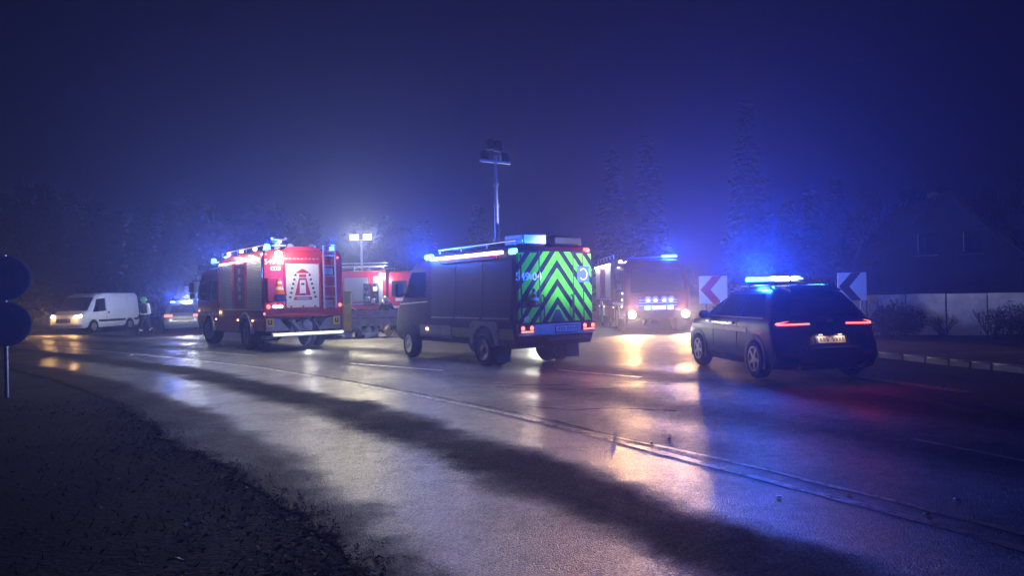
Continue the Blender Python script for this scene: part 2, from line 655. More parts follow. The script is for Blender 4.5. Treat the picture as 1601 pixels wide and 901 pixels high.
# ------------------------------------------------------------------ ground, road
LEFT = [(-75, 78), (-40, 45.5), (-28, 34), (-19, 25.6), (-13.4, 19.8), (-11.2, 17.4), (-9.33, 15.5), (-6.77, 12.5), (-4.73, 9.8), (-3.72, 8.3), (-2.78, 7.2),
        (-1.92, 6.0), (-1.16, 4.78), (-.85, 4.1), (-.5, 3.0), (-.2, 1.5), (.1, -1), (.3, -9)]
RIGHT = [(11, -9), (10.6, -1), (10.1, 5), (9.5, 9.5), (8.8, 13.1), (8.4, 14.7), (7.94, 16.6), (6.9, 18.9), (5.75, 20.9), (5.35, 21.7), (5.5, 22.7),
         (6.5, 25), (7.6, 29), (8.6, 38), (10, 50), (14, 78)]
CENTRE = [(-60, 66), (-34, 43.5), (-18.3, 29.2), (-12.0, 23.6), (-7.0, 18.75), (-5.29, 16.85), (-2.8, 13.7), (-1.21, 11.55), (-.04, 9.88), (.69, 8.65), (1.04, 8.04),
          (1.81, 6.65), (2.2, 5.95), (2.62, 5.2), (3.0, 4.45), (3.5, 3.3), (3.9, 1.5), (4.1, -1), (4.2, -9)]


def resample(pl, step):
    out = []
    # Catmull-Rom
    for i in range(len(pl) - 1):
        p0 = Vector(pl[max(i - 1, 0)])
        p1, p2 = Vector(pl[i]), Vector(pl[i + 1])
        p3 = Vector(pl[min(i + 2, len(pl) - 1)])
        n = max(1, int((p2 - p1).length / step))
        for k in range(n):
            t = k / n
            out.append(0.5 * ((2 * p1) + (p2 - p0) * t + (2 * p0 - 5 * p1 + 4 * p2 - p3) * t * t + (3 * p1 - p0 - 3 * p2 + p3) * t ** 3))
    out.append(Vector(pl[-1]))
    return out


def offset_line(pl, d):
    out = []
    for i, p in enumerate(pl):
        a, b = pl[max(i - 1, 0)], pl[min(i + 1, len(pl) - 1)]
        t = (b - a).normalized()
        out.append(p + Vector((-t.y, t.x)) * d)
    return out


CL = resample(CENTRE, 0.5)
LE = resample(LEFT, 0.25)
RE = resample(RIGHT, 0.5)


def signed(x, y):
    """signed distance to the centre line; positive on the camera's (left verge) side"""
    best, sg = 1e9, 1
    p = Vector((x, y))
    for i in range(len(CL) - 1):
        a, b = CL[i], CL[i + 1]
        ab = b - a
        t = min(1, max(0, (p - a).dot(ab) / ab.length_squared))
        q = a + ab * t - p
        if q.length < best:
            best = q.length
            sg = 1 if ab.cross(p - a) < 0 else -1
    return best * sg


def ribbon(pl, w, z, jag=0.0, seed=0.0):
    """strip of width w along polyline (list of Vector2)"""
    P, F = [], []
    for i, p in enumerate(pl):
        a, b = pl[max(i - 1, 0)], pl[min(i + 1, len(pl) - 1)]
        t = (b - a).normalized()
        nv = Vector((-t.y, t.x))
        j1 = noise.noise((p.x * 3, p.y * 3, seed)) * jag
        j2 = noise.noise((p.x * 3, p.y * 3, seed + 9)) * jag
        P.append((p.x + nv.x * (w / 2 + j1), p.y + nv.y * (w / 2 + j1), z))
        P.append((p.x - nv.x * (w / 2 + j2), p.y - nv.y * (w / 2 + j2), z))
    for i in range(len(pl) - 1):
        F.append((2 * i, 2 * i + 1, 2 * i + 3, 2 * i + 2))
    return MB().add(P, F)


def road_material():
    m = bpy.data.materials.new('wet_asphalt')
    nt, b = nodes(m)
    L = nt.links.new
    N = nt.nodes.new
    tc = N('ShaderNodeTexCoord')
    at = N('ShaderNodeAttribute')
    at.attribute_name = 'across'

    def noise_n(scale, detail=4, rough=.6, vec=None):
        n = N('ShaderNodeTexNoise')
        n.inputs['Scale'].default_value = scale
        n.inputs['Detail'].default_value = detail
        n.inputs['Roughness'].default_value = rough
        L(vec or tc.outputs['Object'], n.inputs['Vector'])
        return n.outputs[0]

    def math_n(op, a, b_=None, c=None):
        n = N('ShaderNodeMath')
        n.operation = op
        for i, v in enumerate((a, b_, c)):
            if v is None:
                continue
            if isinstance(v, (int, float)):
                n.inputs[i].default_value = v
            else:
                L(v, n.inputs[i])
        return n.outputs[0]
    warp = noise_n(.35, 4, .65)
    warp2 = noise_n(1.7, 4, .6)
    acr = math_n('ADD', at.outputs['Fac'], math_n('MULTIPLY', math_n('SUBTRACT', warp, .5), 1.1))
    acr = math_n('ADD', acr, math_n('MULTIPLY', math_n('SUBTRACT', warp2, .5), .35))
    # wheel tracks hold a smooth water film, the crown between them is coarse and drier
    ramp = N('ShaderNodeValToRGB')
    mr = N('ShaderNodeMapRange')
    mr.inputs[1].default_value = -8
    mr.inputs[2].default_value = 4
    L(acr, mr.inputs[0])
    L(mr.outputs[0], ramp.inputs[0])
    cr = ramp.color_ramp
    cr.interpolation = 'EASE'

    def pos(d):
        return (d + 8) / 12
    # wetness across the road: drained, drier wheel tracks between wet strips
    stops = [(-7.5, .5), (-5.6, .75), (-4.7, .25), (-3.4, .8), (-2.2, .35), (-1.2, .8), (-.35, .7), (.15, .9), (.75, .95), (1.2, .05), (1.55, .05), (2.15, .9), (2.8, 1.0), (3.3, .4)]
    cr.elements[0].position = pos(stops[0][0])
    cr.elements[0].color = (stops[0][1],) * 3 + (1,)
    cr.elements[1].position = pos(stops[-1][0])
    cr.elements[1].color = (stops[-1][1],) * 3 + (1,)
    for d, v in stops[1:-1]:
        e = cr.elements.new(pos(d))
        e.color = (v, v, v, 1)
    blot = noise_n(.8, 6, .7)
    fineb = noise_n(6.0, 4, .7)
    wet = math_n('MULTIPLY_ADD', math_n('SUBTRACT', blot, .5), 1.0, ramp.outputs[0])
    wet = math_n('MULTIPLY_ADD', math_n('SUBTRACT', fineb, .5), .6, wet)
    wet = math_n('MINIMUM', math_n('MAXIMUM', wet, 0.0), 1.0)
    coarse = wet
    grit = N('ShaderNodeTexVoronoi')
    grit.inputs['Scale'].default_value = 80
    L(tc.outputs['Object'], grit.inputs['Vector'])
    gsep = N('ShaderNodeSeparateColor')
    L(grit.outputs['Color'], gsep.inputs[0])
    stone = gsep.outputs[0]
    colr = N('ShaderNodeMix')
    colr.data_type = 'RGBA'
    colr.inputs[6].default_value = (.018, .018, .019, 1)
    colr.inputs[7].default_value = (.085, .083, .08, 1)
    L(math_n('MULTIPLY', stone, .8), colr.inputs[0])
    L(colr.outputs[2], b.inputs['Base Color'])
    rg = N('ShaderNodeMapRange')
    rg.inputs[3].default_value = .82
    rg.inputs[4].default_value = .30
    L(wet, rg.inputs[0])
    L(rg.outputs[0], b.inputs['Roughness'])
    sp_ = math_n('MULTIPLY', math_n('MULTIPLY_ADD', wet, .75, .12), math_n('MULTIPLY_ADD', math_n('POWER', gsep.outputs[1], 1.6), 1.5, .25))
    L(sp_, b.inputs['Specular IOR Level'])
    # earth and grit washed over the road's left edge
    ae = N('ShaderNodeAttribute')
    ae.attribute_name = 'edge'
    en = math_n('MULTIPLY_ADD', noise_n(3.5, 6, .75), .8, -.30)
    dirt = N('ShaderNodeMapRange')
    dirt.inputs[1].default_value = -.12
    dirt.inputs[2].default_value = .16
    dirt.inputs[3].default_value = 1.0
    dirt.inputs[4].default_value = 0.0
    L(math_n('SUBTRACT', ae.outputs['Fac'], en), dirt.inputs[0])
    dmix = N('ShaderNodeMix')
    dmix.data_type = 'RGBA'
    L(dirt.outputs[0], dmix.inputs[0])
    L(colr.outputs[2], dmix.inputs[6])
    dmix.inputs[7].default_value = (.045, .042, .034, 1)
    L(dmix.outputs[2], b.inputs['Base Color'])
    keep = math_n('SUBTRACT', 1.0, math_n('MULTIPLY', dirt.outputs[0], .95))
    L(math_n('MULTIPLY', sp_, keep), b.inputs['Specular IOR Level'])
    L(math_n('MAXIMUM', rg.outputs[0], math_n('MULTIPLY', dirt.outputs[0], .95)), b.inputs['Roughness'])
    # relief: stone grain, stronger where coarse
    g2 = noise_n(45, 4, .75)
    hgt = math_n('ADD', math_n('MULTIPLY', grit.outputs['Distance'], -1.1), g2)
    b1 = N('ShaderNodeBump')
    b1.inputs['Distance'].default_value = .014
    L(hgt, b1.inputs['Height'])
    st = N('ShaderNodeMapRange')
    st.inputs[3].default_value = .35
    st.inputs[4].default_value = .9
    L(coarse, st.inputs[0])
    L(st.outputs[0], b1.inputs['Strength'])
    b2 = N('ShaderNodeBump')
    b2.inputs['Distance'].default_value = .05
    b2.inputs['Strength'].default_value = .12
    L(noise_n(2.2, 3), b2.inputs['Height'])
    L(b1.outputs[0], b2.inputs['Normal'])
    L(b2.outputs[0], b.inputs['Normal'])
    return m


def ground_material():
    m = mat('verge_earth', (.030, .030, .026), .9, 0, 0, .6, .7, .45, 22)
    return m


g = MB()
gx = [-170, -120, -60, -30] + [-20 + i for i in range(0, 41)] + [30, 60, 120, 170]
gy = [-40, -12] + [-8 + i for i in range(0, 41)] + [40, 60, 90, 140, 240]
for y in gy:
    for x in gx:
        zz = 0.0
        g.v.append((x, y, zz))
nx = len(gx)
for j in range(len(gy) - 1):
    for i in range(nx - 1):
        g.f.append((j * nx + i, j * nx + i + 1, (j + 1) * nx + i + 1, (j + 1) * nx + i))
tag(g.build('ground', ground_material()), kind='structure')

# road sheet
bound = [Vector((p.x + noise.noise((p.x * 2.3, p.y * 2.3, 0)) * (.14 if p.y < 9.5 else .05) + noise.noise((p.x * 9, p.y * 9, 3)) * (.05 if p.y < 9.5 else 0),
                 p.y + noise.noise((p.x * 2.3, p.y * 2.3, 5)) * .05)) for p in LE] + RE
nb = len(bound)
pts = list(bound)


def inside(x, y, poly=bound):
    c = False
    j = len(poly) - 1
    for i in range(len(poly)):
        a, b_ = poly[i], poly[j]
        if (a.y > y) != (b_.y > y) and x < (b_.x - a.x) * (y - a.y) / (b_.y - a.y) + a.x:
            c = not c
        j = i
    return c


yy = -8.0
while yy < 76:
    step = .45 if yy < 24 else (1.2 if yy < 45 else 4)
    xx = -70.0
    while xx < 14:
        if inside(xx, yy) and inside(xx + .12, yy) and inside(xx - .12, yy):
            pts.append(Vector((xx, yy)))
        xx += step
    yy += step
vo, eo, fo, *_ = delaunay_2d_cdt(pts, [(i, (i + 1) % nb) for i in range(nb)], [], 1, 1e-5)
rme = bpy.data.meshes.new('road')
ROADZ = 0.006
rme.from_pydata([(p.x, p.y, ROADZ) for p in vo], [], [list(f) for f in fo])
rme.update()
lb = [p for p in bound[:len(LE)]]
ate = rme.attributes.new('edge', 'FLOAT', 'POINT')
ate.data.foreach_set('value', [min((Vector((q.x, q.y)) - e_).length for e_ in lb) if q.y < 26 else 5.0 for q in vo])
atr = rme.attributes.new('across', 'FLOAT', 'POINT')
atr.data.foreach_set('value', [signed(p.x, p.y) for p in vo])
if rme.polygons[0].normal.z < 0:
    rme.flip_normals()
rme.materials.append(road_material())
road = bpy.data.objects.new('road', rme)
COL.objects.link(road)
tag(road, kind='structure')

# road markings and seams: thin sheets on the road
def sub(pl, y0, y1):
    return [p for p in pl if y0 <= p.y <= y1 and p.x > -40]


def line_between(a, b, n=14):
    a, b = Vector(a), Vector(b)
    return [a + (b - a) * i / n for i in range(n + 1)]


CF = resample([(p.x, p.y) for p in CL], .12)
mk = ribbon([p for p in CF if -2 < p.y < 30 and p.x > -20], .095, .0105, .03, 1).build('centre_line', MT['paint_line'], road)
near_ = [p for p in CF if -2 < p.y < 9.6]


def sm(t):
    t = min(1, max(0, t))
    return t * t * (3 - 2 * t)


mk2 = ribbon([o_ * sm((9.6 - p.y) / 3.2) + p * (1 - sm((9.6 - p.y) / 3.2)) for p, o_ in zip(near_, offset_line(near_, .27))], .06, .0106, .03, 2).build('centre_line', MT['paint_line'], road)
ribbon(offset_line([p for p in CF if 7.5 < p.y < 20.5], .15), .06, .0102, .05, 4).build('tar_seam', MT['tar'], road)
for a, b, w in (((-3.9, 18.15), (-1.5, 15.95), .12), ((.9, 15.5), (2.3, 13.85), .12), ((-9.6, 23.6), (-7.2, 21.3), .12),
                ((4.05, 7.75), (4.9, 5.6), .08)):
    ribbon(line_between(a, b), w, .0107, .03, a[0]).build('lane_dash', MT['paint_line'], road)
ribbon(line_between((5.9, 13.35), (6.55, 11.0)), .24, .0108, .05, 8).build('edge_dash', MT['paint_line'], road)
for pl, w in (([(-.3, 12.9), (.35, 12.55), (.9, 12.3), (1.7, 12.35)], .09), ([(.15, 10.6), (.75, 10.2), (1.3, 10.25), (2.1, 9.9)], .07),
              ([(-.6, 13.4), (.6, 13.0), (1.6, 13.05), (2.8, 12.6)], .06)):
    ribbon(resample(pl, .1), w, .0101, .07, pl[0][0]).build('tar_seam', MT['tar'], road)

# ------------------------------------------------------------------ rescue van (box body, lime chevrons, light mast)
def clip_poly(poly, rect):
    (u0, v0), (u1, v1) = rect

    def cut(pl, inside_f, inter):
        out = []
        for i in range(len(pl)):
            a, b = pl[i - 1], pl[i]
            if inside_f(b):
                if not inside_f(a):
                    out.append(inter(a, b))
                out.append(b)
            elif inside_f(a):
                out.append(inter(a, b))
        return out

    def ix(u):
        return lambda a, b: (u, a[1] + (b[1] - a[1]) * (u - a[0]) / (b[0] - a[0]))

    def iz(v):
        return lambda a, b: (a[0] + (b[0] - a[0]) * (v - a[1]) / (b[1] - a[1]), v)
    for f, g_ in ((lambda p: p[0] >= u0 - 1e-9, ix(u0)), (lambda p: p[0] <= u1 + 1e-9, ix(u1)),
                  (lambda p: p[1] >= v0 - 1e-9, iz(v0)), (lambda p: p[1] <= v1 + 1e-9, iz(v1))):
        if len(poly) < 3:
            return []
        poly = cut(poly, f, g_)
    return poly


def rescue_van():
    rt = empty('rescue_van', (.93, 16.4, ROADZ), R(125.2), 'dark rescue van with lime green chevrons on its rear and a tall light mast', 'van')
    sh = Shell([
        (.46, .03, 5.62, .98, .05, .05, .35, .4),
        (.62, 0, 5.78, 1.03, .06, .06, .4, .45),
        (1.0, 0, 5.79, 1.04, .06, .06, .45, .5),
        (1.3, 0, 5.68, 1.04, .06, .06, .5, .5),
        (1.5, 0, 5.40, 1.03, .06, .06, .42, .45),
        (1.8, 0, 5.18, 1.01, .06, .06, .32, .35),
        (2.25, 0, 4.84, .99, .06, .06, .28, .3),
        (2.48, .01, 4.58, .96, .07, .07, .4, .4),
        (2.58, .05, 4.28, .90, .1, .1, .5, .5),
        (2.60, .10, 4.05, .84, .1, .1, .5, .5)])
    sh.build(MB()).build('body', MT['maroon'], rt, 30)
    # cab glass
    patch(sh, 'windscreen', MT['glass'], rt, 'front', [(-.80, 1.54), (.80, 1.54), (.72, 2.26), (-.72, 2.26)], .02)
    for sd in ('left', 'right'):
        d = patch(sh, 'cab_window', MT['glass'], rt, sd, [(3.86, 1.54), (4.98, 1.54), (4.60, 2.18), (3.86, 2.18)], .008)
        patch(sh, 'door_seam', MT['black'], rt, sd, [(3.68, .7), (3.70, .7), (3.70, 2.35), (3.68, 2.35)], .006, 1)
        patch(sh, 'side_panel', MT['dark_panel'], rt, sd, [(.12, .98), (3.55, .98), (3.55, 2.3), (.12, 2.3)], .009, 10)
        for xa in (1.25, 2.42):
            patch(sh, 'shutter_rail', MT['black'], rt, sd, [(xa, 1.0), (xa + .05, 1.0), (xa + .05, 2.28), (xa, 2.28)], .018, 1)
        for xa, xb in ((.2, 1.22), (1.33, 2.39), (2.5, 3.5)):
            patch(sh, 'shutter_handle', MT['steel'], rt, sd, [(xa, 1.04), (xb, 1.04), (xb, 1.065), (xa, 1.065)], .026, 4, 1)
        patch(sh, 'waist_stripe', MT['alu'], rt, sd, [(3.75, 1.42), (5.3, 1.36), (5.3, 1.385), (3.75, 1.45)], .008, 8, 2)
        patch(sh, 'sill_panel', MT['dirty_white'], rt, sd, [(2.62, .56), (4.15, .56), (4.15, .86), (2.62, .86)], .012, 4)
        c = patch(sh, 'chequer_band', MT['chequer'], rt, sd, [(1.78, .60), (2.58, .60), (2.58, .83), (1.78, .83)], .010, 4)
        patch(sh, 'chequer_band', MT['chequer'], rt, sd, [(.06, .60), (.62, .60), (.62, .83), (.06, .83)], .010, 4)
        mk_ = patch(sh, 'side_marker', EM['amber'] if sd == 'left' else MT['orange'], rt, sd, [(3.70, .73), (3.80, .73), (3.80, .79), (3.70, .79)], .03, 2, 2)
        sg = 1 if sd == 'left' else -1
        # squared white wheel-arch surround
        a = MB()
        n = 14
        poly = [(.66, .48)] + [(1.2 - .42 * math.cos(math.pi * i / n), .46 + .42 * math.sin(math.pi * i / n)) for i in range(n + 1)] + [(1.74, .48)]
        mb = MB()
        top = [(.64, .48), (.64, .98), (1.76, .98), (1.76, .48)]
        # build as strips between the arch and the square
        ring_i = [(1.2 - .43 * math.cos(math.pi * i / n), .47 + .43 * math.sin(math.pi * i / n)) for i in range(n + 1)]
        ring_o = []
        for u, v in ring_i:
            du, dv = u - 1.2, v - .47
            k = min(.56 / max(abs(du), 1e-5), .52 / max(dv, 1e-5))
            ring_o.append((1.2 + du * k, .47 + dv * k))
        P = [(u, sg * 1.058, v) for u, v in ring_i] + [(u, sg * 1.058, v) for u, v in ring_o]
        mb.add(P, [(i, i + 1, n + 2 + i, n + 1 + i) for i in range(n)])
        P2 = [(u, sg * 1.02, v) for u, v in ring_i] + [(u, sg * 1.02, v) for u, v in ring_o]
        mb.add(P2, [(i, i + 1, n + 2 + i, n + 1 + i) for i in range(n)])
        o0 = 0
        N = 2 * (n + 1)
        for i in range(n):
            mb.f.append((i, i + 1, N + i + 1, N + i))
            mb.f.append((n + 1 + i, n + 2 + i, N + n + 2 + i, N + n + 1 + i))
        mb.build('arch_surround', MT['dirty_white'], rt)
        arch(rt, sh, 1.2, .40, .44, sg)
        arch(rt, sh, 4.72, .43, .44, sg)
        wheel(rt, 1.2, sg * 1.085, .36, .24, sg, steel=True)
        wheel(rt, 4.72, sg * 1.075, .36, .25, sg, steel=True, steer=R(-6))
        m = MB().rbox((4.95, sg * 1.2, 1.74), (.12, .2, .36), .04).cyl((4.92, sg * .96, 1.6), (4.94, sg * 1.16, 1.66), .025)
        m.build('wing_mirror', MT['black'], rt)
        MB().rbox((3.86, sg * 1.055, 1.12), (.16, .03, .035), .01).build('door_handle', MT['black'], rt)
    wheel(rt, 1.2, .77, .36, .22, 1, steel=True)
    wheel(rt, 1.2, -.77, .36, .22, -1, steel=True)
    # A-pillar chrome glints, grille, lamps
    patch(sh, 'grille', MT['black'], rt, 'front', [(-.5, .82), (.5, .82), (.5, 1.12), (-.5, 1.12)], .012)
    for sg in (-1, 1):
        patch(sh, 'headlamp', MT['lens_clear'], rt, 'front', [(sg * .62, 1.0), (sg * .93, 1.04), (sg * .9, 1.27), (sg * .64, 1.22)], .015)
    patch(sh, 'front_bumper', MT['black'], rt, 'front', [(-.95, .47), (.95, .47), (.97, .74), (-.97, .74)], .03)
    MB().box((2.9, 0, .50), (5.0, .9, .12)).cyl((1.2, -.9, .38), (1.2, .9, .38), .06).build('chassis', MT['chassis'], rt)
    for sg in (-1, 1):
        MB().box((.62, sg * .93, .28), (.02, .34, .34), ry=R(4)).build('mud_flap', MT['black'], rt)
    # rear: white bumper strip with plate, lamps, step
    MB().rbox((-.02, 0, .80), (.10, 2.02, .24), .02).build('rear_bumper', MT['dirty_white'], rt)
    p = MB().rbox((-.078, -.22, .80), (.012, .56, .13), .004).build('number_plate', MT['plate'], rt)
    MB().rbox((-.073, -.22, .80), (.006, .60, .165), .003).build('plate_frame', MT['black'], rt)
    for i in range(7):
        MB().box((-.085, -.01 - i * .068 - (.03 if i > 2 else 0), .80), (.003, .014, .085)).build('plate_character', MT['print_red'], p)
        MB().box((-.085, -.035 - i * .068 - (.03 if i > 2 else 0), .815), (.003, .012, .055)).build('plate_character', MT['print_red'], p)
    MB().rbox((-.10, -.2, .60), (.3, 1.15, .06), .01).box((.1, -.2, .52), (.1, 1.1, .12)).build('tow_step', MT['black'], rt)
    for sg in (1, -1):
        l = MB().rbox((-.085, sg * .81, .84), (.05, .38, .19), .03).build('tail_lamp', MT['lens_red'], rt)
        for dy in (-.11, .11):
            MB().ball((-.112, sg * .81 + dy, .85), (.012, .05, .05), 10, 6).build('bulb', EM['redhot'], l)
        MB().box((-.113, sg * .81, .775), (.008, .3, .03)).build('reflector', EM['red'], l)
    lamp('SPOT', rt, (-.14, .8, .85), 16, RED, .08, aim=(-1, 0, -.1), angle=150)
    lamp('SPOT', rt, (-.14, -.8, .85), 16, RED, .08, aim=(-1, 0, -.1), angle=150)
    # lime chevrons, split by the door panels
    MB().rbox((-.012, 0, 1.72), (.03, 1.98, 1.56), .01).build('rear_doors', MT['navy'], rt)
    yc, per, duty, slope = -.04, .40, .56, 1.28
    panels = [((.44, .96), (.985, 2.44)), ((-.46, .96), (.41, 2.47)), ((-.73, .96), (-.49, 2.44)), ((-.975, .96), (-.755, 2.44))]
    for (u0, v0), (u1, v1) in panels:
        for k in range(-2, 12):
            z0 = .70 + k * per
            for sg in (-1, 1):
                far = 1.2
                poly = [(yc, z0), (yc + sg * far, z0 - far * slope), (yc + sg * far, z0 - far * slope + per * duty), (yc, z0 + per * duty)]
                if sg < 0:
                    lo, hi = u0, min(u1, yc)
                else:
                    lo, hi = max(u0, yc), u1
                if hi - lo < .01:
                    continue
                q = clip_poly(poly, ((lo, v0), (hi, v1)))
                if len(q) >= 3:
                    ar = abs(sum(q[i - 1][0] * q[i][1] - q[i][0] * q[i - 1][1] for i in range(len(q)))) / 2
                    if ar > .004:
                        MB().prism(q, lambda u, v, t: (t, u, v), -.0285, -.0325).build('chevron_stripe', MT['lime'], rt)
    # printed number band and emblem, door furniture
    text_mesh('fleet_number', '549 04', .235, MT['print_white'], rt, (-.037, .70, 1.93), (0, -1, 0), (0, 0, 1), .004, .004)
    e = MB().lathe([(.02, 0), (.05, .004)], (-.036, .665, 1.93), (-1, 0, 0), 12).build('number_emblem', MT['print_white'], rt)
    MB().rbox((-.036, -.74, 1.98), (.01, .34, .36), .005).build('emblem_panel', MT['print_blue'], rt)
    mb = MB()
    for i in range(14):
        a0, a1 = R(40 + i * 20), R(40 + i * 20 + 20)
        mb.box((-.045, -.74 + .10 * math.cos((a0 + a1) / 2), 1.98 + .12 * math.sin((a0 + a1) / 2)), (.006, .03, .05), rx=(a0 + a1) / 2)
    mb.build('emblem_ring', MT['print_white'], rt)
    for y in (.425, -.475, -.742):
        MB().box((-.03, y, 1.7), (.02, .022, 1.56)).build('door_gap', MT['black'], rt)
    for y in (.36, -.40):
        MB().tube([(-.05, y, 1.0), (-.09, y, 1.04), (-.09, y, 1.5), (-.05, y, 1.54)], .014, 6).build('door_handle', MT['black'], rt)
    MB().prism([(-.22, .96), (.16, .96), (.02, 1.22), (-.08, 1.22)], lambda u, v, t: (t, u, v), -.034, -.04).build('hitch_cover', MT['black'], rt)
    MB().tube([(-.09, .93, 1.0), (-.09, .93, 2.4)], .018).tube([(-.09, .46, 1.35), (-.09, .93, 1.35)], .014).build('cone_rack', MT['black'], rt)
    text_mesh('side_number', '47', .13, MT['print_white'], rt, (-.037, .78, 1.04), (0, -1, 0), (0, 0, 1), .004, .003)
    # top lamps
    MB().rbox((.02, -.88, 2.51), (.10, .13, .11), .02).build('rear_marker_lamp', EM['red'], rt)
    MB().ball((-.05, -.88, 2.51), (.02, .05, .045), 10, 6).build('rear_marker_core', EM['redhot'], rt)
    lamp('POINT', rt, (-.2, -.88, 2.55), 10, RED, .06)
    MB().rbox((.10, .98, 2.47), (.26, .10, .12), .03).build('rear_beacon', EM['blue'], rt)
    lamp('POINT', rt, (.02, 1.14, 2.5), 40, BLUE, .08)
    b_ = MB().rbox((3.72, .96, 2.53), (.30, .16, .14), .04).build('front_beacon', EM['blue'], rt)
    lamp('POINT', rt, (3.8, 1.16, 2.58), 1000, BLUE, .10)
    MB().rbox((2.0, 1.01, 2.47), (3.1, .07, .07), .015).build('scene_strip', EM['strip'], rt)
    MB().rbox((1.9, 1.0, 2.38), (2.4, .05, .09), .01).build('strip_housing', MT['print_red'], rt)
    lamp('AREA', rt, (2.0, 1.10, 2.47), 75, (1, .93, .9), aim=(0, 1, -.3), size=(3.0, .06))
    # roof: rails, box, ladder rack, mast
    rr = MB()
    for sg in (-1, 1):
        rr.tube([(.25, sg * .78, 2.72), (3.6, sg * .76, 2.70)], .02)
        for x in (.3, 1.4, 2.5, 3.5):
            rr.cyl((x, sg * .78, 2.56), (x, sg * .78, 2.72), .016)
    rr.build('roof_rack', MT['alu'], rt)
    MB().rbox((.45, .42, 2.74), (.7, .62, .24), .03).build('roof_box', MT['alu'], rt)
    MB().rbox((.5, -.42, 2.72), (.9, .8, .22), .05).build('roof_unit', MT['dark_panel'], rt)
    MB().rbox((2.3, .4, 2.70), (1.7, .5, .14), .05).build('awning_case', MT['dark_panel'], rt)
    mx, my = 1.72, .30
    ms = MB().cyl((mx, my, 2.58), (mx, my, 2.85), .09).cyl((mx, my, 2.8), (mx, my, 3.65), .052).cyl((mx, my, 3.6), (mx, my, 4.15), .042).cyl((mx, my, 4.1), (mx, my, 4.66), .035)
    for z in (3.65, 4.15):
        ms.cyl((mx, my, z - .05), (mx, my, z + .02), .065)
    ms.build('mast', MT['alu'], rt)
    hd = MB().box((mx, my, 4.66), (.1, .78, .05)).cyl((mx, my, 4.63), (mx, my, 4.8), .04).build('mast_crossbar', MT['steel'], rt)
    for dy, dz in ((-.27, .13), (.27, .13), (-.10, .38), (.10, .40)):
        h = MB().rbox((mx + .06, my + dy, 4.66 + dz), (.10, .17, .24), .015)
        for k in range(5):
            h.box((mx - .005, my + dy - .064 + .032 * k, 4.66 + dz), (.05, .007, .2))
        f_ = h.build('flood_head', MT['black'], rt)
        MB().rbox((mx + .111, my + dy, 4.66 + dz), (.004, .14, .2), .001).build('lens', EM['flood'], f_)
    lamp('SPOT', rt, (mx + .2, my - .2, 4.9), 900, (1, .92, .88), .14, aim=(.3, -1, -.42), angle=130, blend=.8)
    lamp('SPOT', rt, (mx + .2, my + .2, 4.9), 300, FLOOD, .14, aim=(.9, -.7, -.9), angle=110, blend=.8)
    return rt


rescue = rescue_van()
rescue.scale = (1, 1.04, 1)


def traffic_cone(label, group, loc, rz, parent_rot=0.0, h=.42):
    rt = empty('traffic_cone', loc, rz, label, 'cone', group)
    MB().lathe([(.13 * h / .42, .025), (.03 * h / .42, h)], (0, 0, 0), (0, 0, 1), 18).build('cone', MT['orange'], rt)
    for z0, z1 in ((.13, .21), (.28, .35)):
        f_ = lambda z: (.13 - (.10 * (z - .025) / (.42 - .025))) * h / .42 + .003
        MB().lathe([(f_(z0), z0 * h / .42), (f_(z1), z1 * h / .42)], (0, 0, 0), (0, 0, 1), 18).build('reflective_band', MT['reflect'], rt)
    MB().rbox((0, 0, .0125), (.3 * h / .42, .3 * h / .42, .025), .01).build('base', MT['black'], rt)
    return rt


def on(rt, p):
    """a point in a vehicle's own frame -> world"""
    c, s_ = math.cos(rt.rotation_euler[2]), math.sin(rt.rotation_euler[2])
    return (rt.location.x + c * p[0] - s_ * p[1], rt.location.y + s_ * p[0] + c * p[1], rt.location.z + p[2])


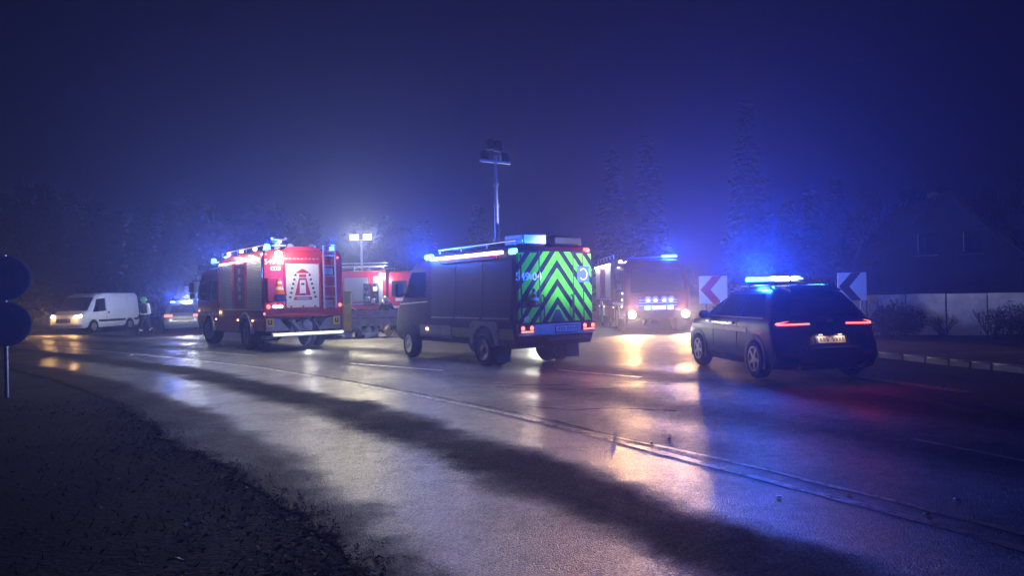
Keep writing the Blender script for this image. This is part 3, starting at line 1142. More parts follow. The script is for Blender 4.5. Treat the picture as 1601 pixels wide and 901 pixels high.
# ------------------------------------------------------------------ fire engines
def fire_engine(name, loc, yaw, label, red, L=7.9, bl=4.85, wb=4.3, H=3.0, steer=0.0, seen='left', door='dark_red'):
    rt = empty(name, loc, yaw, label, 'fire truck', 'fire engines at the scene')
    W = 1.25
    rax, fax = 1.85, 1.85 + wb
    body = Shell([(1.02, .0, bl, W, .05, .05, .03, .03), (1.3, 0, bl, W, .05, .05, .03, .03), (H - .22, 0, bl, W, .05, .05, .03, .03),
                  (H - .05, .02, bl, W - .05, .08, .08, .03, .03), (H, .08, bl - .02, W - .14, .08, .08, .03, .03)])
    body.build(MB()).build('body', red, rt, 30)
    x0 = bl + .12
    cab = Shell([(.62, x0, L - .04, W - .05, .03, .03, .18, .22), (.85, x0, L, W, .03, .03, .2, .25), (1.45, x0, L - .02, W, .03, .03, .2, .25),
                 (2.0, x0, L - .12, W - .03, .03, .03, .2, .25), (2.5, x0, L - .26, W - .09, .05, .05, .22, .28),
                 (2.72, x0 + .02, L - .42, W - .17, .08, .08, .3, .3), (2.78, x0 + .1, L - .6, W - .28, .1, .1, .3, .3)])
    cb = cab.build(MB()).build('cab', red, rt, 30)
    patch(cab, 'windscreen', MT['glass'], rt, 'front', [(-1.02, 1.52), (1.02, 1.52), (.95, 2.38), (-.95, 2.38)], .02)
    patch(cab, 'grille', MT['black'], rt, 'front', [(-.75, .92), (.75, .92), (.75, 1.36), (-.75, 1.36)], .014)
    for z in (1.02, 1.12, 1.22):
        patch(cab, 'grille_bar', MT['alu'], rt, 'front', [(-.72, z), (.72, z), (.72, z + .02), (-.72, z + .02)], .03, 8, 1)
    patch(cab, 'front_bumper', MT['dark_panel'], rt, 'front', [(-1.18, .56), (1.18, .56), (1.2, .84), (-1.2, .84)], .06)
    for sd, sg in (('left', 1), ('right', -1)):
        patch(cab, 'cab_window', MT['glass'], rt, sd, [(x0 + 1.05, 1.55), (L - .45, 1.55), (L - .62, 2.32), (x0 + 1.05, 2.32)], .008)
        patch(cab, 'cab_window', MT['glass'], rt, sd, [(x0 + .15, 1.6), (x0 + .85, 1.6), (x0 + .85, 2.32), (x0 + .15, 2.32)], .008)
        patch(cab, 'door_seam', MT['black'], rt, sd, [(x0 + .95, .75), (x0 + .97, .75), (x0 + .97, 2.4), (x0 + .95, 2.4)], .006, 1)
        patch(cab, 'door_handle', MT['black'], rt, sd, [(x0 + 1.08, 1.36), (x0 + 1.24, 1.36), (x0 + 1.24, 1.41), (x0 + 1.08, 1.41)], .03, 2, 1)
        patch(cab, 'side_stripe', MT['print_white'], rt, sd, [(x0 + .05, 1.05), (L - .35, 1.05), (L - .35, 1.15), (x0 + .05, 1.15)], .008, 6, 1)
        # wheels, arches, skirts
        arch(rt, cab, fax, .58, .55, sg)
        n = 14
        for cx, rr, z0 in ((rax, .62, .52), (fax, .60, .52)):
            mb = MB()
            ring = []
            for i in range(n + 1):
                t = math.pi * i / n
                ring.append((math.cos(t), math.sin(t)))
            P = []
            for r_ in (rr, rr + .06):
                for y in (W - .12, W + .03):
                    P += [(cx + r_ * c, sg * y, z0 + r_ * s_) for c, s_ in ring]
            m_ = n + 1
            F = []
            for i in range(n):
                F += [(i, i + 1, m_ + i + 1, m_ + i), (2 * m_ + i, 2 * m_ + i + 1, 3 * m_ + i + 1, 3 * m_ + i),
                      (m_ + i, m_ + i + 1, 3 * m_ + i + 1, 3 * m_ + i), (i, i + 1, 2 * m_ + i + 1, 2 * m_ + i)]
            mb.add(P, F)
            mb.build('mudguard', MT['alu'], rt)
        wheel(rt, rax, sg * (W - .0), .52, .30, sg, steel=True)
        wheel(rt, rax, sg * (W - .36), .52, .28, sg, steel=True)
        wheel(rt, fax, sg * (W + .035), .52, .32, sg, steel=True, steer=steer)
        MB().rbox(((rax + .72 + fax - .75) / 2, sg * (W - .04), .76), (fax - rax - 1.55, .06, .48), .01).build('skirt_panel', red, rt)
        MB().rbox((.55, sg * (W - .04), .82), (1.05, .06, .38), .01).build('skirt_panel', red, rt)
        for x in (rax - .75, rax + .78, fax - .95):
            MB().ball((x, sg * (W + .0), .93), (.045, .03, .03), 8, 5).build('side_marker', EM['amber'] if seen == sd else MT['orange'], rt)
        # shutters left and right: silver / red centre door / silver
        z0, z1 = 1.32, H - .30
        for a, b_ in ((.12, 1.55), (3.15, bl - .15)):
            MB().rbox(((a + b_) / 2, sg * (W + .004), (z0 + z1) / 2), (b_ - a, .02, z1 - z0), .006).build('roller_shutter', MT['shutter'], rt)
        MB().rbox((2.35, sg * (W + .006), (z0 + z1) / 2), (1.12, .02, z1 - z0 - .1), .01).build('centre_door', MT[door], rt)
        for x in (.08, 1.60, 1.74, 2.96, 3.1, bl - .1):
            MB().rbox((x, sg * (W + .008), (z0 + z1) / 2), (.05, .03, z1 - z0 + .06), .008).build('shutter_rail', red, rt)
        MB().box((bl / 2, sg * (W + .012), z0 - .05), (bl - .2, .03, .05)).build('shutter_sill', MT['alu'], rt)
        # roof edge rail
        r_ = MB().tube([(.15, sg * (W - .12), H + .14), (bl - .1, sg * (W - .12), H + .14)], .022, 6)
        for k in range(6):
            x = .15 + (bl - .25) * k / 5
            r_.cyl((x, sg * (W - .12), H - .04), (x, sg * (W - .12), H + .14), .018, None, 6)
        r_.build('roof_rail', MT['alu'], rt)
        # mirrors
        m = MB().tube([(L - .42, sg * 1.1, 2.35), (L - .15, sg * 1.38, 2.35), (L - .15, sg * 1.42, 1.75)], .018, 6)
        m.rbox((L - .15, sg * 1.43, 2.1), (.10, .20, .38), .03).rbox((L - .15, sg * 1.43, 1.78), (.10, .20, .2), .03)
        m.build('wing_mirror', MT['black'], rt)
    ch = MB().box((L / 2 - .1, .42, .78), (L - .8, .09, .26)).box((L / 2 - .1, -.42, .78), (L - .8, .09, .26))
    ch.cyl((rax, -1, .52), (rax, 1, .52), .13).cyl((fax, -1, .52), (fax, 1, .52), .10).box((1.0, 0, .8), (.12, 1.6, .12)).box((3.6, 0, .75), (1.2, 1.0, .3))
    ch.build('chassis', MT['chassis'], rt)
    return rt, body, cab, (rax, fax, W)


def beacon(rt, p, energy, lit=True, r=.09, h=.16):
    b = MB().lathe([(r * 1.1, 0), (r * 1.1, .04), (r, .05), (r * .95, h * .8), (r * .6, h)], p, (0, 0, 1), 14).build('beacon', EM['blue'] if lit else MT['lens_blue'], rt)
    if energy:
        lamp('POINT', rt, (p[0], p[1], p[2] + h + .08), energy, BLUE, .08)
    return b


# first engine: seen from behind on the left
E1, B1, C1, (rax, fax, W_) = fire_engine('fire_engine', (-6.38, 23.3, ROADZ), R(126), 'red fire engine seen from behind with red arrow on its white rear shutter',
                                          MT['red'], L=8.0, bl=4.85, wb=4.3, H=3.08, steer=R(14))
H1 = 3.08
MB().prism([(.62, H1 - .02), (.5, H1 + .07), (.2, H1 + .1), (-.25, H1 + .1), (-.5, H1 + .07), (-.6, H1 - .02)], lambda u, v, t: (t, u, v), .05, 1.2).build('roof_hump', MT['red'], E1)
MB().rbox((-.012, .05, 1.98), (.03, 1.04, 1.34), .01).build('rear_shutter', MT['white_shutter'], E1)
for y in (.60, -.50):
    MB().rbox((-.015, y, 1.98), (.05, .06, 1.42), .01).build('shutter_rail', MT['red'], E1)
MB().rbox((-.02, .05, 1.29), (.05, 1.1, .05), .01).build('shutter_sill', MT['red'], E1)
for y in (.42, .05, -.32):
    MB().ball((-.035, y, 1.345), (.015, .03, .03), 8, 5).build('latch', MT['black'], E1)
# printed arrow graphic on the shutter
yc = .05


def pr(name, poly, m, d=0.0):
    return MB().prism([(yc + u, v) for u, v in poly], lambda u, v, t: (t, u, v), -.0285, -.031 - d).build(name, m, E1)


pr('printed_arrow', [(-.24, 2.36), (.24, 2.36), (.1, 2.45), (0, 2.5), (-.1, 2.45)], MT['print_red'])
pr('printed_bar', [(-.11, 2.24), (.11, 2.24), (.11, 2.33), (-.11, 2.33)], MT['print_red'])
pr('printed_lane', [(-.25, 1.68), (.25, 1.68), (.115, 2.21), (-.115, 2.21)], MT['print_red'])
pr('printed_vehicle', [(-.1, 1.72), (.1, 1.72), (.09, 2.15), (-.09, 2.15)], MT['print_white'], .002)
pr('printed_vehicle_window', [(-.06, 2.0), (.06, 2.0), (.04, 2.06), (-.04, 2.06)], MT['print_dark'], .004)
pr('printed_vehicle_window', [(-.08, 1.71), (.08, 1.71), (.08, 1.74), (-.08, 1.74)], MT['print_dark'], .004)
pr('printed_footer', [(-.29, 1.54), (.29, 1.54), (.27, 1.64), (-.27, 1.64)], MT['print_red'])
pr('printed_footer_field', [(-.2, 1.555), (.2, 1.555), (.19, 1.625), (-.19, 1.625)], MT['silver'], .002)
for k in range(6):
    z = 1.60 + k * .135
    off = .40 - k * .035
    for sg in (-1, 1):
        pr('printed_car', [(sg * off - .035, z), (sg * off + .035, z), (sg * off + .04, z + .03), (sg * off + .02, z + .065), (sg * off - .02, z + .065), (sg * off - .04, z + .03)], MT['print_dark'])
# ladder on the right
ld = MB()
for y in (-.60, -.98):
    ld.tube([(-.10, y, 1.25), (-.10, y, 3.22)], .028, 8)
for z in (1.3, 1.62, 1.94, 2.26, 2.58, 2.9, 3.2):
    ld.cyl((-.10, -.6, z), (-.10, -.98, z), .02, None, 8)
for z in (1.5, 2.9):
    ld.cyl((-.10, -.6, z), (0.02, -.6, z), .018, None, 6).cyl((-.10, -.98, z), (.02, -.98, z), .018, None, 6)
ld.build('ladder', MT['alu'], E1)
MB().rbox((-.01, -.79, 2.42), (.02, .3, .2), .005).build('ladder_plate', MT['silver'], E1)
MB().rbox((-.01, -.79, 1.42), (.02, .26, .2), .005).build('ladder_plate', MT['silver'], E1)
# left column: number, label, box, shelf, lamps
text_mesh('fleet_number', '549 21', .22, MT['print_white'], E1, (-.02, .91, 2.70), (0, -1, 0), (0, 0, 1), .004, .003)
MB().rbox((-.01, .88, 2.50), (.02, .30, .12), .004).build('label_plate', MT['print_white'], E1)
for dy in (.08, .0, -.07):
    MB().box((-.022, .88 + dy, 2.50), (.004, .045, .06)).build('label_mark', MT['print_dark'], E1)
MB().rbox((-.10, 1.08, 1.85), (.22, .26, .74), .03).build('equipment_box', MT['print_red'], E1)
MB().rbox((-.10, .80, 1.68), (.24, .28, .04), .01).rbox((-.10, .78, 1.56), (.2, .34, .1), .02).build('cone_shelf', MT['print_blue'], E1)
for y in (.92, .76):
    MB().ball((-.05, y, 1.36), (.05, .075, .05), 10, 6).build('reversing_lamp', EM['white'], E1)
MB().rbox((-.03, .83, 1.32), (.05, .44, .05), .01).build('lamp_bar', MT['silver'], E1)
t_ = MB().ball((-.04, 1.12, 1.36), (.04, .06, .07), 10, 6).build('tail_lamp', EM['redhot'], E1)
MB().ball((-.04, -1.14, 1.36), (.04, .05, .06), 10, 6).build('tail_lamp', EM['redhot'], E1)
for y, z in ((1.16, 2.93), (-1.1, 2.85), (1.24, 1.15)):
    MB().ball((-.02, y, z), (.03, .035, .04), 10, 6).build('red_marker', EM['redhot'], E1)
MB().lathe([(.08, 0), (.11, .03), (.11, .07), (.06, .085)], (-.02, .80, 2.93), (-1, 0, 0), 14).build('work_lamp', EM['work'], E1)
lamp('POINT', E1, (-.65, .62, 2.95), 105, (1, .85, .5), .1)
# traffic-adviser strip, lower band
for k in range(9):
    MB().rbox((-.012, .55 - k * .125, 2.80), (.03, .085, .05), .01).build('adviser_lamp', MT['lens_clear'], E1)
MB().rbox((.05, 0, 1.08), (.14, 2.46, .1), .02).build('rear_sill', MT['red'], E1)
# yellow plates, underside, underrun bar
for y in (1.08, -1.02):
    p_ = MB().rbox((-.03, y, .88), (.02, .22, .27), .005).build('hazard_plate', MT['yellow'], E1)
    MB().prism([(y + .06, .95), (y + .06, .82), (y - .06, .82), (y - .06, .95), (y - .02, .95), (y - .02, .86), (y + .02, .86), (y + .02, .95)],
               lambda u, v, t: (t, u, v), -.0415, -.044).build('plate_mark', MT['tar'], p_)
sl_ = MB().rbox((-.108, -.1, .515), (.012, 2.2, .07), .004).build('bar_glow', EM['step'], E1)  # glow put on the bar for the light falling on its white tape
MB().prism([(1.2, 1.02), (1.2, .62), (.45, .62), (.75, .98)], lambda u, v, t: (t, u, v), .05, .08).build('rear_apron', MT['silver'], E1)
MB().prism([(-1.2, 1.02), (-1.2, .62), (-.45, .62), (-.75, .98)], lambda u, v, t: (t, u, v), .05, .08).build('rear_apron', MT['silver'], E1)
u_ = MB().rbox((-.05, -.1, .50), (.10, 2.3, .13), .02)
u_.build('underrun_bar', MT['print_white'], E1)
MB().rbox((.35, 1.0, .42), (.5, .36, .10), .02).rbox((.3, .95, .30), (.4, .3, .04), .01).build('side_step', MT['steel'], E1)
ub = MB()
ub.cyl((.1, .4, .95), (.35, .05, .55), .07, None, 10).cyl((.15, -.35, .95), (.2, -.62, .5), .025, None, 8).box((.5, -.1, .72), (.4, .5, .26)).box((.3, .28, .72), (.1, .12, .5), rx=R(12))
ub.cyl((.2, -.15, .8), (.6, -.15, .8), .13, None, 12)
ub.build('underbody_gear', MT['steel'], E1)
for sg in (-1, 1):
    MB().box((.75, sg * 1.05, .45), (.02, .5, .4)).build('mud_flap', MT['black'], E1)
MB().rbox((.30, -1.40, .92), (.62, .30, .86), .03).build('side_locker_flap', MT['tan'], E1)
fr = MB()
for z in (1.36, 1.78):
    fr.cyl((.02, -1.30, z), (.02, -1.56, z), .018, None, 6)
for y in (-1.30, -1.56):
    fr.cyl((.02, y, 1.3), (.02, y, 1.8), .018, None, 6)
fr.build('flap_handrail', MT['yellow'], E1)
MB().rbox((.06, -1.43, 1.56), (.02, .24, .42), .005).build('flap_panel', MT['chequer'], E1)
# roof: monitor, domes, beacons, side lamps
mo = MB().cyl((.55, .62, H1), (.55, .62, H1 + .22), .09).cyl((.3, .62, H1 + .25), (.95, .62, H1 + .3), .06, .04)
mo.rbox((.4, .62, H1 + .14), (.3, .36, .06), .01).rbox((.4, .62, H1 + .32), (.22, .3, .05), .01)
for dy in (-.2, .2):
    mo.ball((.38, .62 + dy, H1 + .36), .05, 10, 6)
mo.build('water_monitor', MT['steel'], E1)
for y in (.32, -.36):
    MB().ball((.22, y, H1 + .1), (.10, .12, .11), 12, 8).build('roof_dome_lamp', MT['lens_clear'], E1)
beacon(E1, (.30, 1.02, H1 + .0), 230, r=.10, h=.18)
beacon(E1, (.30, -1.08, H1 + .0), 230, r=.10, h=.18)
MB().rbox((6.2, 0, 2.88), (2.0, 1.9, .24), .06).build('cab_roof_box', MT['dark_red'], E1)
beacon(E1, (5.5, .8, 2.99), 300)
beacon(E1, (6.9, .85, 2.99), 300)
for x in (.9, 2.3, 3.7):
    MB().rbox((x, W_ - .06, H1 + .06), (.14, .1, .1), .02).build('side_scene_lamp', EM['amber'], E1)
    lamp('POINT', E1, (x, W_ + .35, H1 + .05), 14, (1, .8, .62), .05)
MB().rbox((2.4, W_ + .03, H1 - .27), (4.3, .03, .03), .008).build('side_strip', EM['white'], E1)
lamp('AREA', E1, (2.4, W_ + .10, H1 - .25), 150, WHITE, aim=(0, 1, -.25), size=(4.3, .05))
lamp('SPOT', E1, (-.14, .84, 1.40), 18, WHITE, .06, aim=(-1, 0, -.5), angle=150, blend=.5)
lamp('AREA', E1, (-.16, -.1, .5), 28, (1, .98, .9), aim=(-1, 0, -.35), size=(.06, 2.2))  # added area light, goes with the bar's painted glow
MB().rbox((7.55, 1.12, 2.84), (.14, .26, .2), .02).build('added_flood', MT['black'], E1)  # flood added on the cab to light the white van and the firefighter
MB().rbox((7.625, 1.12, 2.84), (.012, .2, .16), .004).build('added_flood_lens', EM['white'], E1)
lamp('SPOT', E1, (7.74, 1.12, 2.84), 1700, WHITE, .08, aim=(1, .08, -.16), angle=60, blend=.6)
# lettering on the red side door
for k in range(4):
    MB().rbox((2.35, W_ + .02, 2.5 - k * .28), (.26, .006, .16), .002).build('door_lettering', MT['silver'], E1)

traffic_cone('orange and white traffic cone on the shelf at the rear of the red fire engine', 'traffic cones carried on vehicles', on(E1, (-.10, .80, 1.70)), E1.rotation_euler[2], h=.50)
MB_ = MB().rbox((-.07, .69, 1.30), (.14, .34, .03), .008).build('cone_tray', MT['black'], rescue)
traffic_cone('small red and white cone strapped to the rear of the lime chevron van', 'traffic cones carried on vehicles', on(rescue, (-.15 + .0, .69, 1.315)), rescue.rotation_euler[2], h=.36)

# second engine: side on, behind the guard rail, flood lights raised on a telescopic mast
E2, B2, C2, _ = fire_engine('fire_engine', (-9.55, 37.0, ROADZ), R(-4), 'older red fire engine side-on behind the guard rail with raised twin floodlights', MT['red'],
                            L=6.7, bl=3.75, wb=3.5, H=2.85, seen='right', door='shutter')
mx, my = 2.35, -.2
MB().cyl((mx, my, 2.8), (mx, my, 3.8), .06).cyl((mx, my, 3.75), (mx, my, 4.35), .045).build('telescopic_mast', MT['alu'], E2)
MB().box((mx, my, 4.36), (.95, .08, .06)).build('mast_crossbar', MT['steel'], E2)
for dx in (-.32, .32):
    f_ = MB().rbox((mx + dx, my, 4.48), (.46, .16, .32), .03).build('flood_head', MT['black'], E2)
    MB().rbox((mx + dx, my - .086, 4.48), (.42, .02, .28), .008).build('lens', EM['flood'], f_)
    lamp('SPOT', E2, (mx + dx, my - .25, 4.46), 1000, (1, .88, .55), .16, aim=(.16, -1, -.30), angle=105, blend=.8)
ld = MB()
for y in (-.85, -.45):
    ld.tube([(-.2, y, 3.06), (3.7, y, 3.06)], .03, 6)
    ld.tube([(-.2, y, 3.2), (3.7, y, 3.2)], .022, 6)
for k in range(12):
    ld.cyl((-.1 + k * .33, -.85, 3.06), (-.1 + k * .33, -.45, 3.06), .018, None, 6)
ld.build('roof_ladder', MT['alu'], E2)
for x in (.32, 3.62):
    MB().rbox((x, -1.30, 2.58), (.24, .08, .2), .02).build('scene_lamp', EM['white'], E2)
    lamp('POINT', E2, (x, -1.75, 2.62), 110, WHITE, .08)
MB().rbox((3.05, -1.275, 1.72), (.72, .02, 1.0), .01).build('locker_shade', MT['tar'], E2)  # flat dark sheet, the shade inside the open locker put in as colour
for k, (x, z, m_) in enumerate(((2.9, 1.5, 'steel'), (3.15, 1.4, 'silver'), (3.25, 1.95, 'print_white'), (2.85, 2.0, 'navy'))):
    MB().rbox((x, -1.28, z), (.2, .06, .22), .02).build('stowed_gear', MT[m_], E2)
MB().rbox((4.45, -1.262, 1.44), (.5, .012, .14), .004).build('door_sign', MT['print_white'], E2)
beacon(E2, (6.0, -.7, 2.74), 0, lit=False)

# third engine: facing the camera in the mist
yaw3 = R(-88.6)
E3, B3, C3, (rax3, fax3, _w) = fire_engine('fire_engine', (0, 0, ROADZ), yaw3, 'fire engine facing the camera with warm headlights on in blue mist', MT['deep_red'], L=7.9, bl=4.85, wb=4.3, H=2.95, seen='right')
fx, fy = 5.45, 28.4
E3.location = (fx - math.cos(yaw3) * 7.9, fy - math.sin(yaw3) * 7.9, ROADZ)
for sg in (-1, 1):
    h_ = MB().lathe([(.06, 0), (.13, .03), (.14, .07), (.06, .09)], (7.94, sg * 1.0, .70), (1, 0, 0), 16).build('headlamp', EM['head'], E3)
    lamp('SPOT', E3, (8.1, sg * 1.0, .72), 1800, WARM, .10, aim=(1, .06 * sg - .04, -.045), angle=96, blend=.7)
    lamp('POINT', E3, (8.6, sg * 1.0, .72), 40, WARM, .08)
for y in (-.40, -.13, .20, .46):
    l_ = MB().lathe([(.10, 0), (.13, .04), (.13, .08)], (7.97, y, 1.25), (1, 0, 0), 14).build('spot_lamp', MT['lens_clear'], E3)
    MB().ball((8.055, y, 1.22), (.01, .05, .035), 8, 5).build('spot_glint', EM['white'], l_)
for y in (-.42, .44):
    MB().rbox((8.0, y, .95), (.06, .22, .15), .02).build('grille_beacon', EM['blue'], E3)
    lamp('POINT', E3, (8.2, y, .95), 60, BLUE, .06)
MB().rbox((8.0, 0.0, .95), (.03, .52, .13), .006).build('number_plate', MT['plate'], E3)
lamp('POINT', E3, (8.2, 0, .80), 5, WHITE, .04)
bar = MB().rbox((6.9, 0.0, 2.86), (.3, 1.9, .10), .03).build('light_bar', MT['lens_blue'], E3)
MB().rbox((7.05, .66, 2.90), (.10, .6, .10), .03).build('beacon_module', EM['blue'], bar)
lamp('POINT', E3, (7.35, .66, 3.0), 1700, BLUE, .10)
MB().rbox((7.30, 1.0, 2.66), (.06, .14, .08), .02).build('marker_lamp', EM['white'], E3)
MB().rbox((7.28, -1.02, 2.68), (.06, .16, .09), .02).build('marker_lamp', EM['white'], E3)
MB().rbox((6.3, -1.12, 2.76), (.3, .1, .09), .02).build('marker_lamp', EM['white'], E3)
MB().rbox((2.4, -1.29, 2.72), (4.5, .05, .06), .012).build('side_strip', EM['white'], E3)
lamp('AREA', E3, (2.4, -1.36, 2.70), 110, WHITE, aim=(0, -.5, -1), size=(4.5, .05))
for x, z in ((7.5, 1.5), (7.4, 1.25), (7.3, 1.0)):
    MB().ball((x, -1.27, z), (.035, .02, .035), 8, 5).build('side_reflector', EM['white'], E3)  # no lamps: the light reflectors send back is put in as glow


# ------------------------------------------------------------------ police SUV
def light_bar(rt, x, z, w, states, d=.26):
    b = MB().rbox((x, 0, z), (d, w, .05), .02).build('light_bar', MT['black'], rt)
    n = len(states)
    for i, s_ in enumerate(states):
        y = w / 2 - (i + .5) * w / n
        MB().rbox((x, y, z + .065), (d * .95, w / n - .03, .09), .03).build('light_module', s_, b)
    return b


def police_suv():
    rt = empty('police_suv', (5.25, 12.55, ROADZ), R(97), 'dark police SUV seen from behind with blue roof light bar and red tail lamps', 'police car', 'police cars')
    sh = Shell([
        (.20, .16, 4.32, .80, .15, .3, .3, .4),
        (.34, .03, 4.42, .90, .18, .35, .35, .5),
        (.58, .00, 4.46, .925, .22, .4, .45, .55),
        (.78, .06, 4.42, .925, .25, .42, .5, .55),
        (.95, .10, 4.25, .915, .28, .42, .5, .5),
        (1.03, .13, 3.60, .87, .28, .4, .35, .4),
        (1.08, .17, 3.42, .845, .28, .38, .3, .35),
        (1.30, .36, 3.02, .745, .28, .34, .25, .3),
        (1.46, .52, 2.70, .655, .28, .32, .3, .35),
        (1.545, .64, 2.45, .575, .28, .3, .4, .4),
        (1.595, .84, 2.2, .47, .3, .3, .5, .35),
        (1.612, 1.05, 2.0, .36, .3, .28, .5, .3)], 8)
    sh.build(MB()).build('body', MT['graphite'], rt, 50)
    patch(sh, 'rear_window', MT['glass'], rt, 'rear', [(-.64, 1.09), (.64, 1.09), (.46, 1.43), (-.46, 1.43)], .02, 12, 6)
    MB().prism([(.42, 1.525), (.48, 1.50), (1.05, 1.60), (1.05, 1.618), (.62, 1.585)], lambda u, v, t: (u, t, v), -.45, .45).build('roof_spoiler', MT['graphite'], rt)
    patch(sh, 'windscreen', MT['glass'], rt, 'front', [(-.70, 1.10), (.70, 1.10), (.54, 1.5), (-.54, 1.5)], .02)
    for sd, sg in (('left', 1), ('right', -1)):
        patch(sh, 'side_window', MT['glass'], rt, sd, [(.62, 1.09), (1.58, 1.07), (1.62, 1.47), (.98, 1.47)], .010)
        patch(sh, 'side_window', MT['glass'], rt, sd, [(1.66, 1.07), (2.72, 1.07), (2.42, 1.47), (1.70, 1.47)], .010)
        patch(sh, 'side_window', MT['glass'], rt, sd, [(2.76, 1.07), (3.22, 1.07), (2.88, 1.33), (2.62, 1.42)], .010)
        patch(sh, 'door_seam', MT['black'], rt, sd, [(1.63, .45), (1.645, .45), (1.645, 1.05), (1.63, 1.05)], .005, 1)
        patch(sh, 'door_seam', MT['black'], rt, sd, [(2.75, .45), (2.765, .45), (2.765, 1.05), (2.75, 1.05)], .005, 1)
        patch(sh, 'window_trim', MT['alu'], rt, sd, [(.66, 1.045), (3.2, 1.045), (3.2, 1.062), (.66, 1.062)], .012, 12, 1)
        patch(sh, 'sill_cladding', MT['black'], rt, sd, [(1.3, .22), (3.1, .22), (3.1, .36), (1.3, .36)], .016, 8, 2)
        patch(sh, 'reflective_band', MT['print_white'], rt, sd, [(1.2, .80), (3.9, .80), (3.9, .87), (1.2, .87)], .008, 12, 1)
        for x in (1.78, 2.9):
            patch(sh, 'door_handle', MT['alu'], rt, sd, [(x, .93), (x + .2, .93), (x + .2, .97), (x, .97)], .03, 3, 1)
        arch(rt, sh, .88, .415, .36, sg)
        arch(rt, sh, 3.55, .415, .36, sg)
        wheel(rt, .88, sg * .957, .345, .22, sg, 5)
        wheel(rt, 3.55, sg * .957, .345, .22, sg, 5)
        MB().rbox((3.02, sg * 1.0, 1.08), (.13, .22, .15), .05).box((3.06, sg * .89, 1.04), (.06, .1, .04)).build('wing_mirror', MT['black'], rt)
        MB().tube([(.95, sg * .52, 1.55), (1.1, sg * .52, 1.615), (2.3, sg * .50, 1.62), (2.45, sg * .5, 1.555)], .018, 8).build('roof_rail', MT['alu'], rt)
        # tail lamp: dark red lens with bright hooked light guide
        l = patch(sh, 'tail_lamp', MT['lens_red'], rt, 'rear', [(sg * .885, .90), (sg * .30, .945), (sg * .34, 1.0), (sg * .84, 1.035)], .014, 10, 3)
        patch(sh, 'light_guide', EM['redhot'], l, 'rear', [(sg * .84, .945), (sg * .32, .955), (sg * .32, .978), (sg * .84, .972)], .024, 10, 1, .008)
        patch(sh, 'light_guide', EM['redhot'], l, 'rear', [(sg * .86, .955), (sg * .70, 1.005), (sg * .66, 1.018), (sg * .84, .985)], .025, 6, 1, .008)
        lamp('SPOT', rt, (-.04, sg * .62, .98), 9, RED, .08, aim=(-1, 0, -.1), angle=150)
        patch(sh, 'headlamp', EM['white'], rt, 'front', [(sg * .45, .78), (sg * .82, .82), (sg * .8, .93), (sg * .45, .88)], .014)
        patch(sh, 'bumper_reflector', MT['lens_red'], rt, 'rear', [(sg * .80, .45), (sg * .55, .45), (sg * .55, .49), (sg * .80, .49)], .02, 4, 1)
        MB().cyl((.0, sg * .55, .27), (.25, sg * .55, .27), .045, None, 12).build('exhaust_tip', MT['alu'], rt)
        lamp('SPOT', rt, (4.5, sg * .6, .8), 25, WHITE, .06, aim=(1, 0, -.08), angle=90)
    patch(sh, 'rear_bumper', MT['black'], rt, 'rear', [(-.9, .21), (.9, .21), (.9, .50), (-.9, .50)], .02, 16, 4)
    patch(sh, 'bumper_lip', MT['alu'], rt, 'rear', [(-.52, .56), (.52, .56), (.5, .585), (-.5, .585)], .035, 10, 1)
    patch(sh, 'hatch_seam', MT['black'], rt, 'rear', [(-.72, .615), (.72, .615), (.72, .625), (-.72, .625)], .006, 10, 1)
    patch(sh, 'plate_recess', MT['black'], rt, 'rear', [(-.36, .63), (.36, .63), (.34, .80), (-.34, .80)], .008, 6, 2)
    p = patch(sh, 'number_plate', MT['plate'], rt, 'rear', [(-.26, .65), (.26, .65), (.26, .76), (-.26, .76)], .02, 4, 2)
    patch(sh, 'plate_band', MT['print_blue'], p, 'rear', [(.22, .652), (.26, .652), (.26, .758), (.22, .758)], .023, 1, 1, .004)
    for i in range(8):
        if i == 3:
            continue
        y = .18 - i * .055
        patch(sh, 'plate_character', MT['print_dark'], p, 'rear', [(y, .67), (y - .012, .67), (y - .012, .74), (y, .74)], .023, 1, 1, .004)
        patch(sh, 'plate_character', MT['print_dark'], p, 'rear', [(y - .022, .67), (y - .034, .67), (y - .034, .725), (y - .022, .725)], .023, 1, 1, .004)
    for y in (.17, -.17):
        MB().rbox((.02, y, .785), (.03, .06, .012), .004).build('plate_lamp', EM['plate'], rt)
        lamp('SPOT', rt, (-.05, y, .80), 1.1, (1, .62, .38), .02, aim=(.25, 0, -1), angle=150, blend=.4)
    MB().rbox((.02, 0, 1.02), (.03, .12, .05), .01).build('badge', MT['alu'], rt)
    MB().tube([(.15, 0, 1.10), (.20, -.34, 1.15)], .01, 6).build('rear_wiper', MT['black'], rt)
    MB().box((2.2, 0, .3), (3.8, 1.3, .1)).build('underbody', MT['chassis'], rt)
    light_bar(rt, 1.95, 1.68, 1.12, [EM['blue'], EM['blue'], EM['white'], MT['lens_blue']])
    MB().box((1.95, .5, 1.62), (.1, .06, .08)).box((1.95, -.5, 1.62), (.1, .06, .08)).build('bar_foot', MT['black'], rt)
    lamp('POINT', rt, (1.95, .45, 1.93), 1700, BLUE, .10)
    lamp('POINT', rt, (1.95, .10, 1.93), 500, BLUE, .08)
    lamp('SPOT', rt, (1.80, .0, 1.80), 2300, (1, .98, .85), .06, aim=(.8, .66, .0), angle=50, blend=.5)  # white module's beam, added and aimed to light the rescue van's rear
    lamp('SPOT', rt, (1.80, -.2, 1.80), 2500, (1, .93, .8), .06, aim=(.40, -.92, -.07), angle=46, blend=.5)  # second beam, added and aimed to brighten the concrete fence
    return rt


SUV = police_suv()


